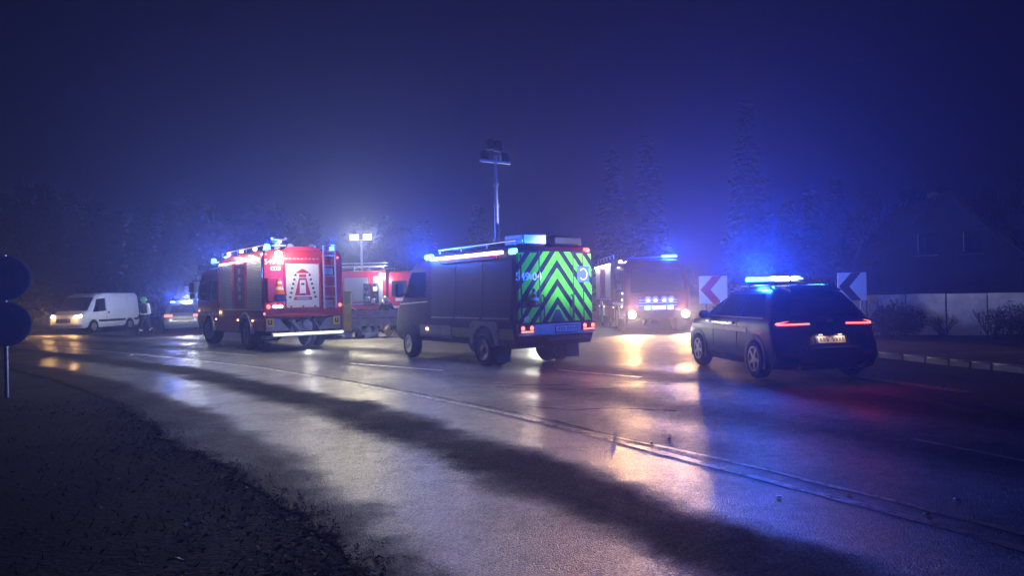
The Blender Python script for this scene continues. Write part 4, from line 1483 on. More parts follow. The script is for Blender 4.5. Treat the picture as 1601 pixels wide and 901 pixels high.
# ------------------------------------------------------------------ police estate in the distance
def police_estate():
    rt = empty('police_estate', (-16.75, 38.6, ROADZ), R(116), 'small silver police car far off beside the white van, tail lamps and blue beacon lit', 'police car', 'police cars')
    sh = Shell([
        (.22, .14, 4.5, .78, .1, .2, .3, .4), (.36, .02, 4.58, .87, .12, .25, .4, .5), (.6, 0, 4.6, .895, .15, .28, .5, .55), (.85, .06, 4.4, .89, .15, .28, .5, .5),
        (.94, .09, 3.6, .86, .15, .28, .4, .4), (1.2, .25, 3.0, .76, .15, .25, .3, .3), (1.4, .40, 2.6, .68, .15, .22, .3, .3), (1.46, .55, 2.4, .56, .2, .2, .4, .3)])
    sh.build(MB()).build('body', MT['silver'], rt, 50)
    patch(sh, 'rear_window', MT['glass'], rt, 'rear', [(-.62, 1.0), (.62, 1.0), (.5, 1.36), (-.5, 1.36)], .016)
    for sd, sg in (('left', 1), ('right', -1)):
        patch(sh, 'side_window', MT['glass'], rt, sd, [(.5, .98), (1.7, .98), (1.75, 1.36), (.75, 1.36)], .01)
        patch(sh, 'side_window', MT['glass'], rt, sd, [(1.78, .98), (3.1, .98), (2.6, 1.36), (1.82, 1.36)], .01)
        patch(sh, 'blue_band', MT['print_blue'], rt, sd, [(.4, .66), (4.0, .66), (4.0, .80), (.4, .80)], .008)
        arch(rt, sh, .85, .38, .33, sg)
        arch(rt, sh, 3.5, .38, .33, sg)
        wheel(rt, .85, sg * .927, .32, .2, sg)
        wheel(rt, 3.5, sg * .927, .32, .2, sg)
        t = patch(sh, 'tail_lamp', EM['red'], rt, 'rear', [(sg * .87, .80), (sg * .5, .82), (sg * .5, .92), (sg * .84, .93)], .014, 6, 2)
        MB().rbox((3.0, sg * .95, 1.0), (.1, .18, .13), .04).build('wing_mirror', MT['black'], rt)
    lamp('SPOT', rt, (-.1, 0, .9), 10, RED, .2, aim=(-1, 0, -.1), angle=150)
    patch(sh, 'rear_bumper', MT['silver'], rt, 'rear', [(-.85, .24), (.85, .24), (.86, .48), (-.86, .48)], .03, 10, 2)
    patch(sh, 'hazard_band', MT['yellow'], rt, 'rear', [(-.5, .62), (.5, .62), (.5, .74), (-.5, .74)], .012, 8, 1)
    patch(sh, 'number_plate', MT['plate'], rt, 'rear', [(-.25, .50), (.25, .50), (.25, .60), (-.25, .60)], .02, 4, 1)
    light_bar(rt, 1.7, 1.49, 1.1, [EM['blue'], MT['lens_blue'], EM['white'], EM['white']])
    lamp('POINT', rt, (1.6, .4, 1.75), 600, BLUE, .08)
    lamp('POINT', rt, (1.5, -.3, 1.75), 650, WHITE, .08)
    MB().box((2.2, 0, .3), (3.8, 1.2, .1)).build('underbody', MT['chassis'], rt)
    return rt


EST = police_estate()


# ------------------------------------------------------------------ white panel van
def panel_van():
    yaw = R(-97)
    L = 5.1
    fp = Vector((-23.7, 40.0))
    org = fp - Vector((math.cos(yaw), math.sin(yaw))) * L
    rt = empty('panel_van', (org.x, org.y, ROADZ), yaw, 'plain white panel van with headlights on at the far left', 'van')
    sh = Shell([
        (.28, .04, 4.98, .90, .05, .05, .3, .4), (.45, 0, 5.08, .99, .06, .06, .4, .45), (.75, 0, 5.06, 1.0, .06, .06, .45, .5), (1.0, 0, 4.9, 1.0, .06, .06, .45, .5),
        (1.18, 0, 4.45, .99, .06, .06, .35, .4), (1.7, .02, 3.95, .95, .06, .06, .3, .35), (2.02, .04, 3.62, .91, .08, .08, .35, .35), (2.14, .1, 3.3, .82, .12, .12, .4, .4),
        (2.16, .2, 3.1, .7, .12, .12, .4, .4)])
    sh.build(MB()).build('body', MT['white'], rt, 30)
    patch(sh, 'windscreen', MT['glass'], rt, 'front', [(-.85, 1.2), (.85, 1.2), (.76, 1.92), (-.76, 1.92)], .02)
    patch(sh, 'grille', MT['black'], rt, 'front', [(-.42, .58), (.42, .58), (.4, .80), (-.4, .80)], .014)
    patch(sh, 'front_bumper', MT['dirty_white'], rt, 'front', [(-.9, .3), (.9, .3), (.94, .52), (-.94, .52)], .04, 10, 2)
    patch(sh, 'number_plate', MT['plate'], rt, 'front', [(-.26, .38), (.26, .38), (.26, .48), (-.26, .48)], .06, 4, 1)
    for sd, sg in (('left', 1), ('right', -1)):
        patch(sh, 'cab_window', MT['glass'], rt, sd, [(3.02, 1.16), (4.1, 1.12), (3.68, 1.82), (3.02, 1.86)], .009)
        patch(sh, 'door_seam', MT['black'], rt, sd, [(2.94, .45), (2.955, .45), (2.955, 1.95), (2.94, 1.95)], .005, 1)
        patch(sh, 'side_moulding', MT['black'], rt, sd, [(1.3, .58), (3.62, .58), (3.62, .70), (1.3, .70)], .014, 8, 1)
        patch(sh, 'side_moulding', MT['black'], rt, sd, [(.1, .58), (.52, .58), (.52, .70), (.1, .70)], .014, 4, 1)
        patch(sh, 'door_handle', MT['black'], rt, sd, [(2.72, 1.02), (2.86, 1.02), (2.86, 1.12), (2.72, 1.12)], .03, 2, 1)
        arch(rt, sh, .92, .38, .34, sg)
        arch(rt, sh, 4.05, .39, .34, sg)
        wheel(rt, .92, sg * 1.032, .33, .2, sg, steel=True, rim_mat=MT['alu'])
        wheel(rt, 4.05, sg * 1.032, .33, .2, sg, steel=True, rim_mat=MT['alu'])
        h_ = patch(sh, 'headlamp', EM['head'], rt, 'front', [(sg * .56, .82), (sg * .88, .86), (sg * .86, 1.0), (sg * .58, .96)], .016, 6, 3)
        lamp('SPOT', rt, (5.2, sg * .7, .9), 260, WARM, .08, aim=(1, 0, -.06), angle=100, blend=.7)
        lamp('POINT', rt, (5.25, sg * .72, .9), 12, WARM, .06)
        MB().rbox((3.72, sg * 1.10, 1.28), (.12, .2, .28), .04).build('wing_mirror', MT['black'], rt)
        MB().rbox((-.02, sg * .9, .95), (.06, .12, .35), .02).build('tail_lamp', MT['lens_red'], rt)
    MB().box((2.4, 0, .32), (4.2, 1.4, .12)).build('underbody', MT['chassis'], rt)
    return rt


VAN = panel_van()


# ------------------------------------------------------------------ people
def person(name, label, loc, rz, J, helmet, bands, group, extra=None):
    """J: joint name -> (x fwd, y left, z). One skinned body; helmet, boots, bands and pack are children"""
    rt = empty(name, loc, rz, label, 'person', group)
    vs, es, rad = [], [], []

    def V(p, r):
        vs.append(Vector(p))
        rad.append(r)
        return len(vs) - 1

    def chain(a, b, ra, rb, start=None, n=2):
        i = start if start is not None else V(a, ra)
        for k in range(1, n + 1):
            t = k / n
            j = V(Vector(a).lerp(Vector(b), t), ra + (rb - ra) * t)
            es.append((i, j))
            i = j
        return i
    pel = V(J['pelvis'], .155)
    ch = chain(J['pelvis'], J['chest'], .155, .17, pel, 2)
    nk = chain(J['chest'], J['neck'], .17, .075, ch, 1)
    hd = chain(J['neck'], J['head'], .075, .098, nk, 1)
    V_h = chain(J['head'], (J['head'][0] + .01, J['head'][1], J['head'][2] + .10), .098, .08, hd, 1)
    skin_v = [hd, V_h]
    nose = V((J['head'][0] + .115, J['head'][1], J['head'][2] - .01), .018)
    es.append((hd, nose))
    skin_v.append(nose)
    for sd, sg in (('l', 1), ('r', -1)):
        sh_ = chain(J['chest'], J['shoulder_' + sd], .12, .085, ch, 1)
        el = chain(J['shoulder_' + sd], J['elbow_' + sd], .085, .065, sh_, 2)
        wr = chain(J['elbow_' + sd], J['wrist_' + sd], .065, .042, el, 2)
        d = (Vector(J['wrist_' + sd]) - Vector(J['elbow_' + sd])).normalized()
        palm = Vector(J['wrist_' + sd]) + d * .09
        pm = chain(J['wrist_' + sd], palm, .042, .035, wr, 1)
        side = d.orthogonal().normalized()
        for k in range(4):
            f0 = palm + side * (.028 - .019 * k)
            l_ = (.075, .085, .08, .06)[k]
            a = V(f0 + d * .03, .010)
            es.append((pm, a))
            b_ = V(f0 + d * (.03 + l_ * .5) + d.cross(side) * .012, .009)
            es.append((a, b_))
            c_ = V(f0 + d * (.02 + l_ * .85) + d.cross(side) * .035, .008)
            es.append((b_, c_))
        th = V(palm + side * .05 - d * .02, .011)
        es.append((pm, th))
        t2 = V(palm + side * .065 + d * .03, .010)
        es.append((th, t2))
        hp = chain(J['pelvis'], J['hip_' + sd], .14, .115, pel, 1)
        kn = chain(J['hip_' + sd], J['knee_' + sd], .115, .08, hp, 2)
        an = chain(J['knee_' + sd], J['ankle_' + sd], .082, .062, kn, 2)
        toe = V(Vector(J['ankle_' + sd]) + Vector((.16, 0, -.055)), .042)
        es.append((an, toe))
    me = bpy.data.meshes.new('body')
    me.from_pydata(vs, es, [])
    o = bpy.data.objects.new('tmp_body', me)
    COL.objects.link(o)
    sk = o.modifiers.new('skin', 'SKIN')
    for i, r_ in enumerate(rad):
        me.skin_vertices[0].data[i].radius = (r_, r_)
    me.skin_vertices[0].data[pel].use_root = True
    o.modifiers.new('sub', 'SUBSURF').levels = 1
    bpy.context.view_layer.update()
    ev = bpy.data.meshes.new_from_object(o.evaluated_get(bpy.context.evaluated_depsgraph_get()))
    bpy.data.objects.remove(o)
    ev.materials.clear()
    ev.materials.append(MT['turnout'])
    ev.materials.append(MT['skin'])
    hz = Vector(J['head'])
    for p in ev.polygons:
        p.use_smooth = True
        if (p.center - hz).length < .17 and p.center.z > J['neck'][2] - .02:
            p.material_index = 1
    b = bpy.data.objects.new('body', ev)
    COL.objects.link(b)
    b.parent = rt
    h = hz
    hm = MB().ball((h.x - .01, h.y, h.z + .075), (.16, .135, .145), 18, 12, -.25)
    hm.lathe([(.20, 0), (.16, .02)], (h.x - .015, h.y, h.z + .03), (0, 0, 1), 20)
    hm.build('helmet', helmet, rt)
    f = MB().ball((h.x + .093, h.y + .035, h.z + .01), .014, 8, 5).build('eye', MT['print_dark'], rt)
    MB().ball((h.x + .093, h.y - .035, h.z + .01), .014, 8, 5).build('eye', MT['print_dark'], rt)
    MB().rbox((h.x + .098, h.y, h.z - .055), (.01, .05, .012), .003).build('mouth', MT['print_red'], rt)
    for p, q, r_, t_ in bands:
        p, q = Vector(p), Vector(q)
        d = (q - p).normalized()
        MB().lathe([(r_, -t_ / 2), (r_ + .006, -t_ / 2), (r_ + .006, t_ / 2), (r_, t_ / 2)], p, d, 16).build('reflective_band', MT['reflect'], rt)
    for sd in ('l', 'r'):
        a = Vector(J['ankle_' + sd])
        MB().rbox(a + Vector((.06, 0, -.05)), (.30, .11, .10), .04).cyl(a + Vector((0, 0, -.04)), a + Vector((0, 0, .16)), .078, .088, 12).build('boot', MT['rubber'], rt)
    if extra:
        extra(rt)
    return rt


J1 = dict(pelvis=(0, 0, .95), chest=(.06, 0, 1.33), neck=(.09, 0, 1.50), head=(.14, 0, 1.63),
          shoulder_l=(.05, .21, 1.40), elbow_l=(.02, .28, 1.12), wrist_l=(.18, .24, .96), shoulder_r=(.05, -.21, 1.40), elbow_r=(.0, -.28, 1.13), wrist_r=(.20, -.22, 1.0),
          hip_l=(0, .11, .88), knee_l=(.16, .13, .50), ankle_l=(.24, .14, .10), hip_r=(0, -.11, .88), knee_r=(-.05, -.13, .49), ankle_r=(-.24, -.14, .11))


def pack(rt):
    MB().cyl((-.17, 0, 1.02), (-.11, 0, 1.42), .085, None, 14).ball((-.105, 0, 1.45), .083, 12, 8).build('air_cylinder', MT['helmet_white'], rt)
    MB().rbox((-.08, 0, 1.2), (.05, .28, .46), .02).build('back_plate', MT['black'], rt)


person('person', 'firefighter in dark gear and bright green helmet walking beside the white van', (-18.05, 37.4, ROADZ), R(172), J1, MT['helmet_green'],
       [((.03, 0, 1.0), (.05, 0, 1.3), .192, .06), ((.21, .136, .22), (.24, .14, .1), .092, .08), ((-.17, -.136, .24), (-.24, -.14, .11), .092, .08),
        ((.09, .262, 1.05), (.18, .24, .96), .06, .05), ((.09, -.25, 1.07), (.20, -.22, 1.0), .06, .05)], 'firefighters', pack)
J2 = dict(pelvis=(-.18, 0, .88), chest=(.06, 0, 1.16), neck=(.18, 0, 1.28), head=(.27, 0, 1.37),
          shoulder_l=(.08, .21, 1.22), elbow_l=(.20, .32, .98), wrist_l=(.36, .22, .86), shoulder_r=(.08, -.21, 1.22), elbow_r=(.22, -.32, .98), wrist_r=(.36, -.22, .84),
          hip_l=(-.17, .11, .82), knee_l=(.02, .16, .48), ankle_l=(-.10, .16, .10), hip_r=(-.17, -.11, .82), knee_r=(.04, -.16, .48), ankle_r=(-.05, -.17, .10))
person('person', 'firefighter with white helmet and reflective bands bending behind the guard rail', (-5.55, 33.4, ROADZ), R(-82), J2, MT['helmet_white'],
       [((-.05, 0, 1.03), (.06, 0, 1.16), .195, .07), ((-.14, 0, .92), (.06, 0, 1.16), .188, .05), ((.28, .27, .92), (.36, .22, .86), .064, .06), ((.29, -.27, .91), (.36, -.22, .84), .064, .06)], 'firefighters')

# ------------------------------------------------------------------ guard rail and crash debris
gr = empty('guard_rail', (0, 0, 0), 0, 'double steel guard rail in front of the side-on fire engine', 'guard rail')
GA, GB = Vector((-7.9, 31.2)), Vector((1.0, 30.6))
dv = (GB - GA).normalized()
nv = Vector((dv.y, -dv.x))
for z0 in (.40, .74):
    prof = [(0, 0), (.04, .04), (.04, .10), (0, .14), (0, .18), (.04, .22), (.04, .28), (0, .32)]
    k_ = int((GB - GA).length / 2)
    for i in range(k_ + 1):
        a, b = GA + dv * (2 * i), GA + dv * min(2 * i + 2.0, (GB - GA).length)
        if (b - a).length < .2:
            continue
        P, F = [], []
        for q in (a, b):
            for u, v in prof:
                P.append((q.x + nv.x * u, q.y + nv.y * u, z0 + v))
            for u, v in prof:
                P.append((q.x + nv.x * (u - .006), q.y + nv.y * (u - .006), z0 + v))
        n = len(prof)
        for j in range(n - 1):
            F += [(j, j + 1, 2 * n + j + 1, 2 * n + j), (n + j, n + j + 1, 3 * n + j + 1, 3 * n + j)]
        MB().add(P, F).build('beam', MT['steel'], gr)
    if z0 > .5:
        break
for i in range(5):
    q = GA + dv * (.3 + 2.0 * i)
    MB().box((q.x - nv.x * .06, q.y - nv.y * .06, .52), (.10, .06, 1.04)).build('post', MT['steel'], gr)
MB().box((GA.x + .45, GA.y - .12, .30), (.7, .06, .46), rz=R(-8)).build('end_plate', MT['concrete'], gr)


def crumple(name, label, loc, size, seed, material, rz=0.0, rx=0.0):
    """bent sheet-metal fragment with thickness"""
    rnd = random.Random(seed)
    n = 7
    P = []
    for k in (0, 1):
        for j in range(n):
            for i in range(n):
                x, y = (i / (n - 1) - .5) * size[0], (j / (n - 1) - .5) * size[1]
                h = noise.noise((i * .55 + seed, j * .55, seed * 1.7)) * size[2] + noise.noise((i * 1.3, j * 1.3 + seed, 0)) * size[2] * .4
                x += noise.noise((i * .8, j * .8, seed + 5)) * size[0] * .16
                P.append((x, y, h - k * .006))
    F = []
    for j in range(n - 1):
        for i in range(n - 1):
            a = j * n + i
            F.append((a, a + 1, a + n + 1, a + n))
            F.append(tuple(q + n * n for q in (a + n, a + n + 1, a + 1, a)))
    rim = list(range(n)) + [j * n + n - 1 for j in range(1, n)] + [(n - 1) * n + i for i in range(n - 2, -1, -1)] + [j * n for j in range(n - 2, 0, -1)]
    for a, b in zip(rim, rim[1:] + rim[:1]):
        F.append((a, b, b + n * n, a + n * n))
    m = Matrix.Rotation(rz, 3, 'Z') @ Matrix.Rotation(rx, 3, 'X')
    P = [m @ Vector(p) for p in P]
    zmin = min(p.z for p in P)
    P = [(p.x, p.y, p.z - zmin) for p in P]
    o = MB().add(P, F).build(name, material, None, 60)
    o.location = loc
    tag(o, label, 'debris', 'crash debris on the road')
    return o


for k, (x, y, sx, sy, sz, m_, lb) in enumerate((
        (-6.35, 29.7, .9, .5, .5, 'silver', 'crumpled pale metal panel at the foot of the guard rail by the fire engine'),
        (-5.55, 29.6, .7, .4, .35, 'dirty_white', 'bent white fender piece lying below the guard rail'),
        (-4.95, 29.9, .8, .5, .3, 'tan', 'torn tan scrap lying at the rail end near the rescue van'),
        (-6.9, 29.3, .6, .4, .45, 'chassis', 'dark twisted metal part on the ground right of the fire engine'))):
    crumple('crash_debris', lb, (x, y, ROADZ), (sx, sy, sz), k * 3.1 + 1, MT[m_], R(k * 40), R(25 + 10 * k))
tyre = empty('loose_wheel', (-5.95, 30.1, ROADZ), R(25), 'loose black wheel lying among debris under the guard rail', 'wheel')
MB().lathe([(.19, 0), (.28, 0), (.32, .04), (.32, .16), (.28, .2), (.19, .2)], (0, 0, 0), (0, 0, 1), 24).build('tyre', MT['rubber'], tyre)
MB().lathe([(.185, .06), (.185, .15), (.05, .12)], (0, 0, 0), (0, 0, 1), 18).build('rim', MT['rim'], tyre)

wl = empty('flood_lamp', (.75, 26.0, ROADZ), R(-92), 'portable floodlight standing on the ground behind the rescue van', 'lamp')
MB().tube([(-.12, -.2, .02), (-.02, 0, .42), (-.12, .2, .02)], .018, 6).tube([(.2, 0, .02), (-.02, 0, .42)], .018, 6).build('stand', MT['steel'], wl)
wh = MB().rbox((0, 0, .60), (.12, .42, .30), .03).build('lamp_head', MT['black'], wl)
MB().rbox((.062, 0, .60), (.012, .36, .24), .004).build('lens', EM['flood'], wh)
lamp('SPOT', wl, (.12, 0, .58), 400, FLOOD, .12, aim=(1, 0, -.10), angle=110, blend=.7)

# ------------------------------------------------------------------ signs
def chevron_sign(label, loc, rz, arrow):
    rt = empty('chevron_sign', loc, rz, label, 'road sign', 'chevron curve signs')
    s_ = .80
    zc = 1.46 - ROADZ
    MB().rbox((0, 0, zc), (s_, .03, s_), .008).build('panel', MT['print_white'], rt)
    h = s_ / 2
    MB().prism([(-h * .92, zc), (-h * .06, zc + h * .985), (h * .62, zc + h * .985), (-h * .20, zc), (h * .62, zc - h * .985), (-h * .06, zc - h * .985)],
               lambda u, v, t: (u, t, v), -.0165, -.019).build('chevron', arrow, rt)
    for x in (-.25, .25):
        MB().cyl((x, .04, -.05), (x, .04, zc + .3), .025, None, 10).build('post', MT['steel'], rt)
    return rt


chevron_sign('square chevron sign with red left arrow between the fire engine and police SUV', (5.83, 22.0, .12), R(-4), MT['print_red'])
chevron_sign('square chevron sign with dark arrow half hidden behind the police SUV roof', (9.67, 21.6, .12), R(-4), MT['print_dark'])  # red arrow darkened by blue light, put in as dark colour

sp = empty('sign_post', (-8.71, 13.04, 0), R(42), 'tall steel post with two round sign discs at the left edge', 'sign post')
MB().cyl((0, 0, -.1), (0, 0, 2.45), .033, None, 12).build('post', MT['steel'], sp)
for z in (2.05, 1.26):
    sb_ = MT.setdefault('sign_back', mat('sign_back_grey', (.11, .12, .24), .6, 0, 0, .2))
    d_ = MB().lathe([(.37, 0), (.38, .006), (.38, .02), (.37, .026)], (-.0, -.062, z), (0, 1, 0), 36).build('sign_disc', sb_, sp)
    MB().lathe([(.355, 0), (.355, .004)], (0, -.0665, z), (0, 1, 0), 36).build('disc_face', sb_, d_)
    MB().rbox((0, -.03, z + .12), (.5, .02, .04), .004).rbox((0, -.03, z - .12), (.5, .02, .04), .004).build('bracket', MT['steel'], d_)

# ------------------------------------------------------------------ right verge: kerb, concrete fence, bushes
vg = MB()
RK = [p for p in RE if -4 < p.y < 50]
tops = offset_line(RK, -.14)
for i in range(len(RK) - 1):
    pass
kerb = empty('kerb', (0, 0, 0))
tag(kerb, kind='structure')
RS = resample([(p.x, p.y) for p in RK], 1.0)
for i in range(len(RS) - 1):
    a, b = RS[i], RS[i + 1]
    if a.y < 8 or a.y > 24.5 or (b - a).length < .05:
        continue
    t = (b - a).normalized()
    c = (a + b) / 2 + Vector((t.y, -t.x)) * .09
    MB().rbox((c.x, c.y, .055), ((b - a).length - .012, .16, .15), .02, rz=math.atan2(t.y, t.x) + random.uniform(-.01, .01)).build('kerb_stone', MT['concrete'], kerb)

# raised verge behind the kerb
vp = offset_line([p for p in RE if 2 < p.y < 45], -.16)
far = [Vector((60, 45)), Vector((60, 2))]
poly = [(p.x, p.y) for p in vp] + [(60, 46), (60, 1)]
pts2 = [Vector(p) for p in poly]
n2 = len(pts2)
for ix in range(6, 30):
    for iy in range(6, 34):
        q = Vector((ix + random.uniform(-.3, .3), iy + random.uniform(-.3, .3)))
        if inside(q.x, q.y, pts2) and all((q - b).length > .6 for b in pts2):
            pts2.append(q)
vo2, _, fo2, *_r = delaunay_2d_cdt(pts2, [(i, (i + 1) % n2) for i in range(n2)], [], 1, 1e-5)
vm = bpy.data.meshes.new('verge')
vm.from_pydata([(p.x, p.y, .11 + .05 * noise.noise((p.x * .5, p.y * .5, 0)) if i >= n2 else .10) for i, p in enumerate(vo2)], [], [list(f) for f in fo2])
vm.update()
if vm.polygons[0].normal.z < 0:
    vm.flip_normals()
vm.polygons.foreach_set('use_smooth', [True] * len(vm.polygons))
vm.materials.append(mat('verge_soil', (.045, .04, .03), .9, 0, 0, .6, .8, .8, 12))
vob = bpy.data.objects.new('verge', vm)
COL.objects.link(vob)
tag(vob, kind='structure')

cf = empty('concrete_fence', (0, 0, 0), 0, 'low pale concrete panel fence on the right behind the police SUV', 'fence')
FA, FB = Vector((8.6, 23.4)), Vector((20.8, 19.7))
fd = (FB - FA).normalized()
fl = (FB - FA).length
frz = math.atan2(fd.y, fd.x)
np_ = int(fl / 1.06)
for i in range(np_ + 1):
    q = FA + fd * (1.06 * i)
    MB().rbox((q.x, q.y + .03, .66), (.09, .08, 1.16), .012, rz=frz).build('post', MT['chassis'], cf)
    if i < np_:
        c = FA + fd * (1.06 * i + .53)
        MB().rbox((c.x + random.uniform(-.006, .006), c.y, .70 + random.uniform(-.012, .012)), (1.025, .06, 1.22), .014, rz=frz + random.uniform(-.012, .012)).build('panel', MT['concrete'], cf)


def leaf_mesh(name, centres, material, size, n, seed, parent, squash=1.0):
    """leafy volume: small folded leaf quads spread through clumps. centres: (x,y,z,r)"""
    rnd = random.Random(seed)
    P, F = [], []
    for _ in range(n):
        cx, cy_, cz, r_ = rnd.choice(centres)
        d = Vector((rnd.gauss(0, 1), rnd.gauss(0, 1), rnd.gauss(0, 1))).normalized() * r_ * (rnd.random() ** .45)
        p = Vector((cx, cy_, cz)) + Vector((d.x, d.y, d.z * squash))
        if p.z < .02:
            continue
        a = Vector((rnd.gauss(0, 1), rnd.gauss(0, 1), rnd.gauss(0, .7))).normalized()
        b = a.cross(Vector((rnd.gauss(0, 1), rnd.gauss(0, 1), rnd.gauss(0, 1)))).normalized()
        s_ = size * rnd.uniform(.6, 1.4)
        i = len(P)
        P += [p - a * s_, p + b * s_ * .4, p + a * s_, p - b * s_ * .4]
        F += [(i, i + 1, i + 2, i + 3)]
    return MB().add(P, F).build(name, material, parent, 180)


def branches(mb, p, d, l, r, depth, rnd, up=.15, kids=3, spread=.7):
    q = p + d * l
    mb.cyl(p, q, r, r * .62, 5, False)
    if depth == 0:
        return
    for k in range(kids):
        nd = (d + Vector((rnd.gauss(0, spread), rnd.gauss(0, spread), rnd.gauss(up, spread * .6)))).normalized()
        t = rnd.uniform(.55, 1.0)
        branches(mb, p + d * l * t, nd, l * rnd.uniform(.55, .8), r * .58, depth - 1, rnd, up, kids, spread)


def bush(label, loc, w, h, seed, leafy=True):
    rnd = random.Random(seed)
    rt = empty('bush', loc, 0, label, 'bush', 'bushes by the concrete fence')
    mb = MB()
    for k in range(9):
        a = rnd.uniform(0, 6.28)
        branches(mb, Vector((math.cos(a) * w * .02, math.sin(a) * w * .02, -.03)), Vector((math.cos(a) * .5, math.sin(a) * .5, 1)).normalized(), h * .45, .02, 3, rnd, .3, 3, .5)
    mb.build('stems', MT['twig'], rt)
    if leafy:
        cs = []
        for k in range(16):
            a, rr = rnd.uniform(0, 6.28), rnd.random() ** .5
            cs.append((math.cos(a) * rr * w * .38, math.sin(a) * rr * w * .38, h * (.18 + .62 * rnd.random() * (1 - .45 * rr)), rnd.uniform(.12, .24) * w))
        leaf_mesh('foliage', cs, MT['leaf'], .045, 3800, seed, rt)
    return rt


bush('round dark bush between the chevron sign and the concrete fence', (10.35, 20.9, .1), 1.7, 1.25, 3)
bush('low twiggy bush in front of the second fence panel', (11.7, 20.7, .1), .9, .75, 4, False)
bush('broad dark bush in front of the fence at the right edge', (13.9, 20.1, .1), 2.4, 1.0, 5)
bush('dry twiggy shrub against the fence left of the right edge bush', (12.9, 20.5, .1), 1.2, .95, 6, False)
bush('dark bush cut off by the right edge of the picture', (15.6, 19.3, .1), 2.2, 1.15, 8)

# ------------------------------------------------------------------ house
hs = empty('house', (24.2, 42.0, 0), R(-12), 'dim gabled house behind the concrete fence on the right', 'house')
hw, hl, he, hp = 3.6, 9.0, 3.3, 6.75
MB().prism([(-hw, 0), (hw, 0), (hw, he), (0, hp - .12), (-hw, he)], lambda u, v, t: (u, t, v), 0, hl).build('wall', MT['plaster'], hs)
for sg in (-1, 1):
    sl = math.atan2(hp - he, hw)
    MB().prism([(0, hp), (sg * (hw + .45), hp - (hw + .45) * math.tan(sl)), (sg * (hw + .45), hp - (hw + .45) * math.tan(sl) - .16), (0, hp - .16)],
               lambda u, v, t: (u, t, v), -.35, hl + .3).build('roof', MT['roof_tile'], hs)
for x in (-1.15, 1.15):
    w_ = MB().rbox((x, -.03, 3.9), (1.0, .10, 1.3), .02).build('window', MT['plaster'], hs)
    MB().rbox((x - .42, -.10, 3.9), (.05, .03, 1.1), .008).build('frame', MT['print_white'], w_)  # lit left edge of the window frame, put in as a white strip
    for dx in (-.225, .225):
        MB().rbox((x + dx, -.085, 3.9), (.40, .02, 1.14), .004).build('pane', MT['glass'], w_)
    MB().rbox((x, -.1, 3.2), (1.16, .2, .06), .01).build('sill', MT['concrete'], w_)
MB().rbox((.9, 5.2, 6.6), (.6, .6, 1.3), .02).build('chimney', MT['concrete'], hs)

# ------------------------------------------------------------------ trees
def spruce(label, loc, h, r, seed, group='spruces behind the fire engine'):
    rnd = random.Random(seed)
    rt = empty('spruce_tree', loc, rnd.uniform(0, 6), label, 'tree', group)
    MB().cyl((0, 0, -.1), (0, 0, h * .97), h * .016 + .05, .015, 8).build('trunk', MT['bark'], rt)
    P, F = [], []
    z = h * .08
    while z < h * .985:
        f = (z / h)
        rr = r * (1 - f) ** .85 * rnd.uniform(.75, 1.1) + .12
        nb_ = 10 if f < .8 else 6
        for k in range(nb_):
            a = rnd.uniform(0, 6.28)
            d = Vector((math.cos(a), math.sin(a), 0))
            sd_ = Vector((-d.y, d.x, 0))
            L_ = rr * rnd.uniform(.7, 1.1)
            m_ = max(2, int(L_ / .28))
            for j in range(m_):
                t = (j + .5) / m_
                p = Vector((0, 0, z)) + d * L_ * t + Vector((0, 0, -.42 * L_ * t * t + .1 * L_ * t))
                for s_ in (-1, 1):
                    w = .58 * (1 - t * .55) * rnd.uniform(.6, 1.2)
                    i = len(P)
                    q = p + sd_ * s_ * w + d * .22 + Vector((0, 0, -.22 * rnd.random() - .05))
                    P += [p - d * .10, q, p + d * .22 + Vector((0, 0, .02)), p + Vector((0, 0, -.16))]
                    F += [(i, i + 1, i + 2), (i, i + 1, i + 3)]
        z += h * .022 + .06
    MB().add(P, F).build('crown', MT['needles'], rt, 180)
    return rt


def bare_tree(label, loc, h, seed, group='bare trees behind the house'):
    rnd = random.Random(seed)
    rt = empty('bare_tree', loc, rnd.uniform(0, 6), label, 'tree', group)
    MB().cyl((0, 0, -.1), (.05, 0, h * .36), h * .022, h * .014, 8).build('trunk', MT['bark'], rt)
    mb = MB()
    for k in range(6):
        a = rnd.uniform(0, 6.28)
        branches(mb, Vector((.05, 0, h * rnd.uniform(.24, .36))), Vector((math.cos(a) * .55, math.sin(a) * .55, 1)).normalized(), h * .24, h * .009, 4, rnd, .25, 3, .48)
    mb.build('crown', MT['bark'], rt, 180)
    return rt


spruce('tallest spruce rising above the police SUV light bar', (15.2, 48.5, 0), 14.0, 2.3, 1)
spruce('tall spruce right of the fire engine facing the camera', (9.5, 52, 0), 12.8, 2.4, 2)
spruce('spruce just left of the tall one behind the misty fire engine', (7.2, 53, 0), 11.8, 2.2, 3)
spruce('short spruce between the tallest spruce and the house', (18.6, 51, 0), 7.6, 2.0, 4)
spruce('small spruce left of the house roof', (20.6, 52, 0), 8.4, 2.0, 5)
spruce('pointed spruce rising behind the house roof', (24.0, 56, 0), 9.6, 2.2, 6)
spruce('spruce behind the light mast of the rescue van', (-2.5, 58, 0), 8.5, 2.4, 7)
spruce('low spruce left of the rescue van mast', (-7.0, 62, 0), 8.0, 2.6, 8)
bare_tree('broad bare tree just right of the house gable', (28.2, 47, 0), 9.0, 11)
bare_tree('bare tree at the right edge behind the fence', (30.8, 45, 0), 9.6, 12)
bare_tree('slender bare tree left of the house', (20.4, 46, 0), 7.4, 13)
bare_tree('tall bare tree behind the house gable', (26.5, 54, 0), 10.2, 14)

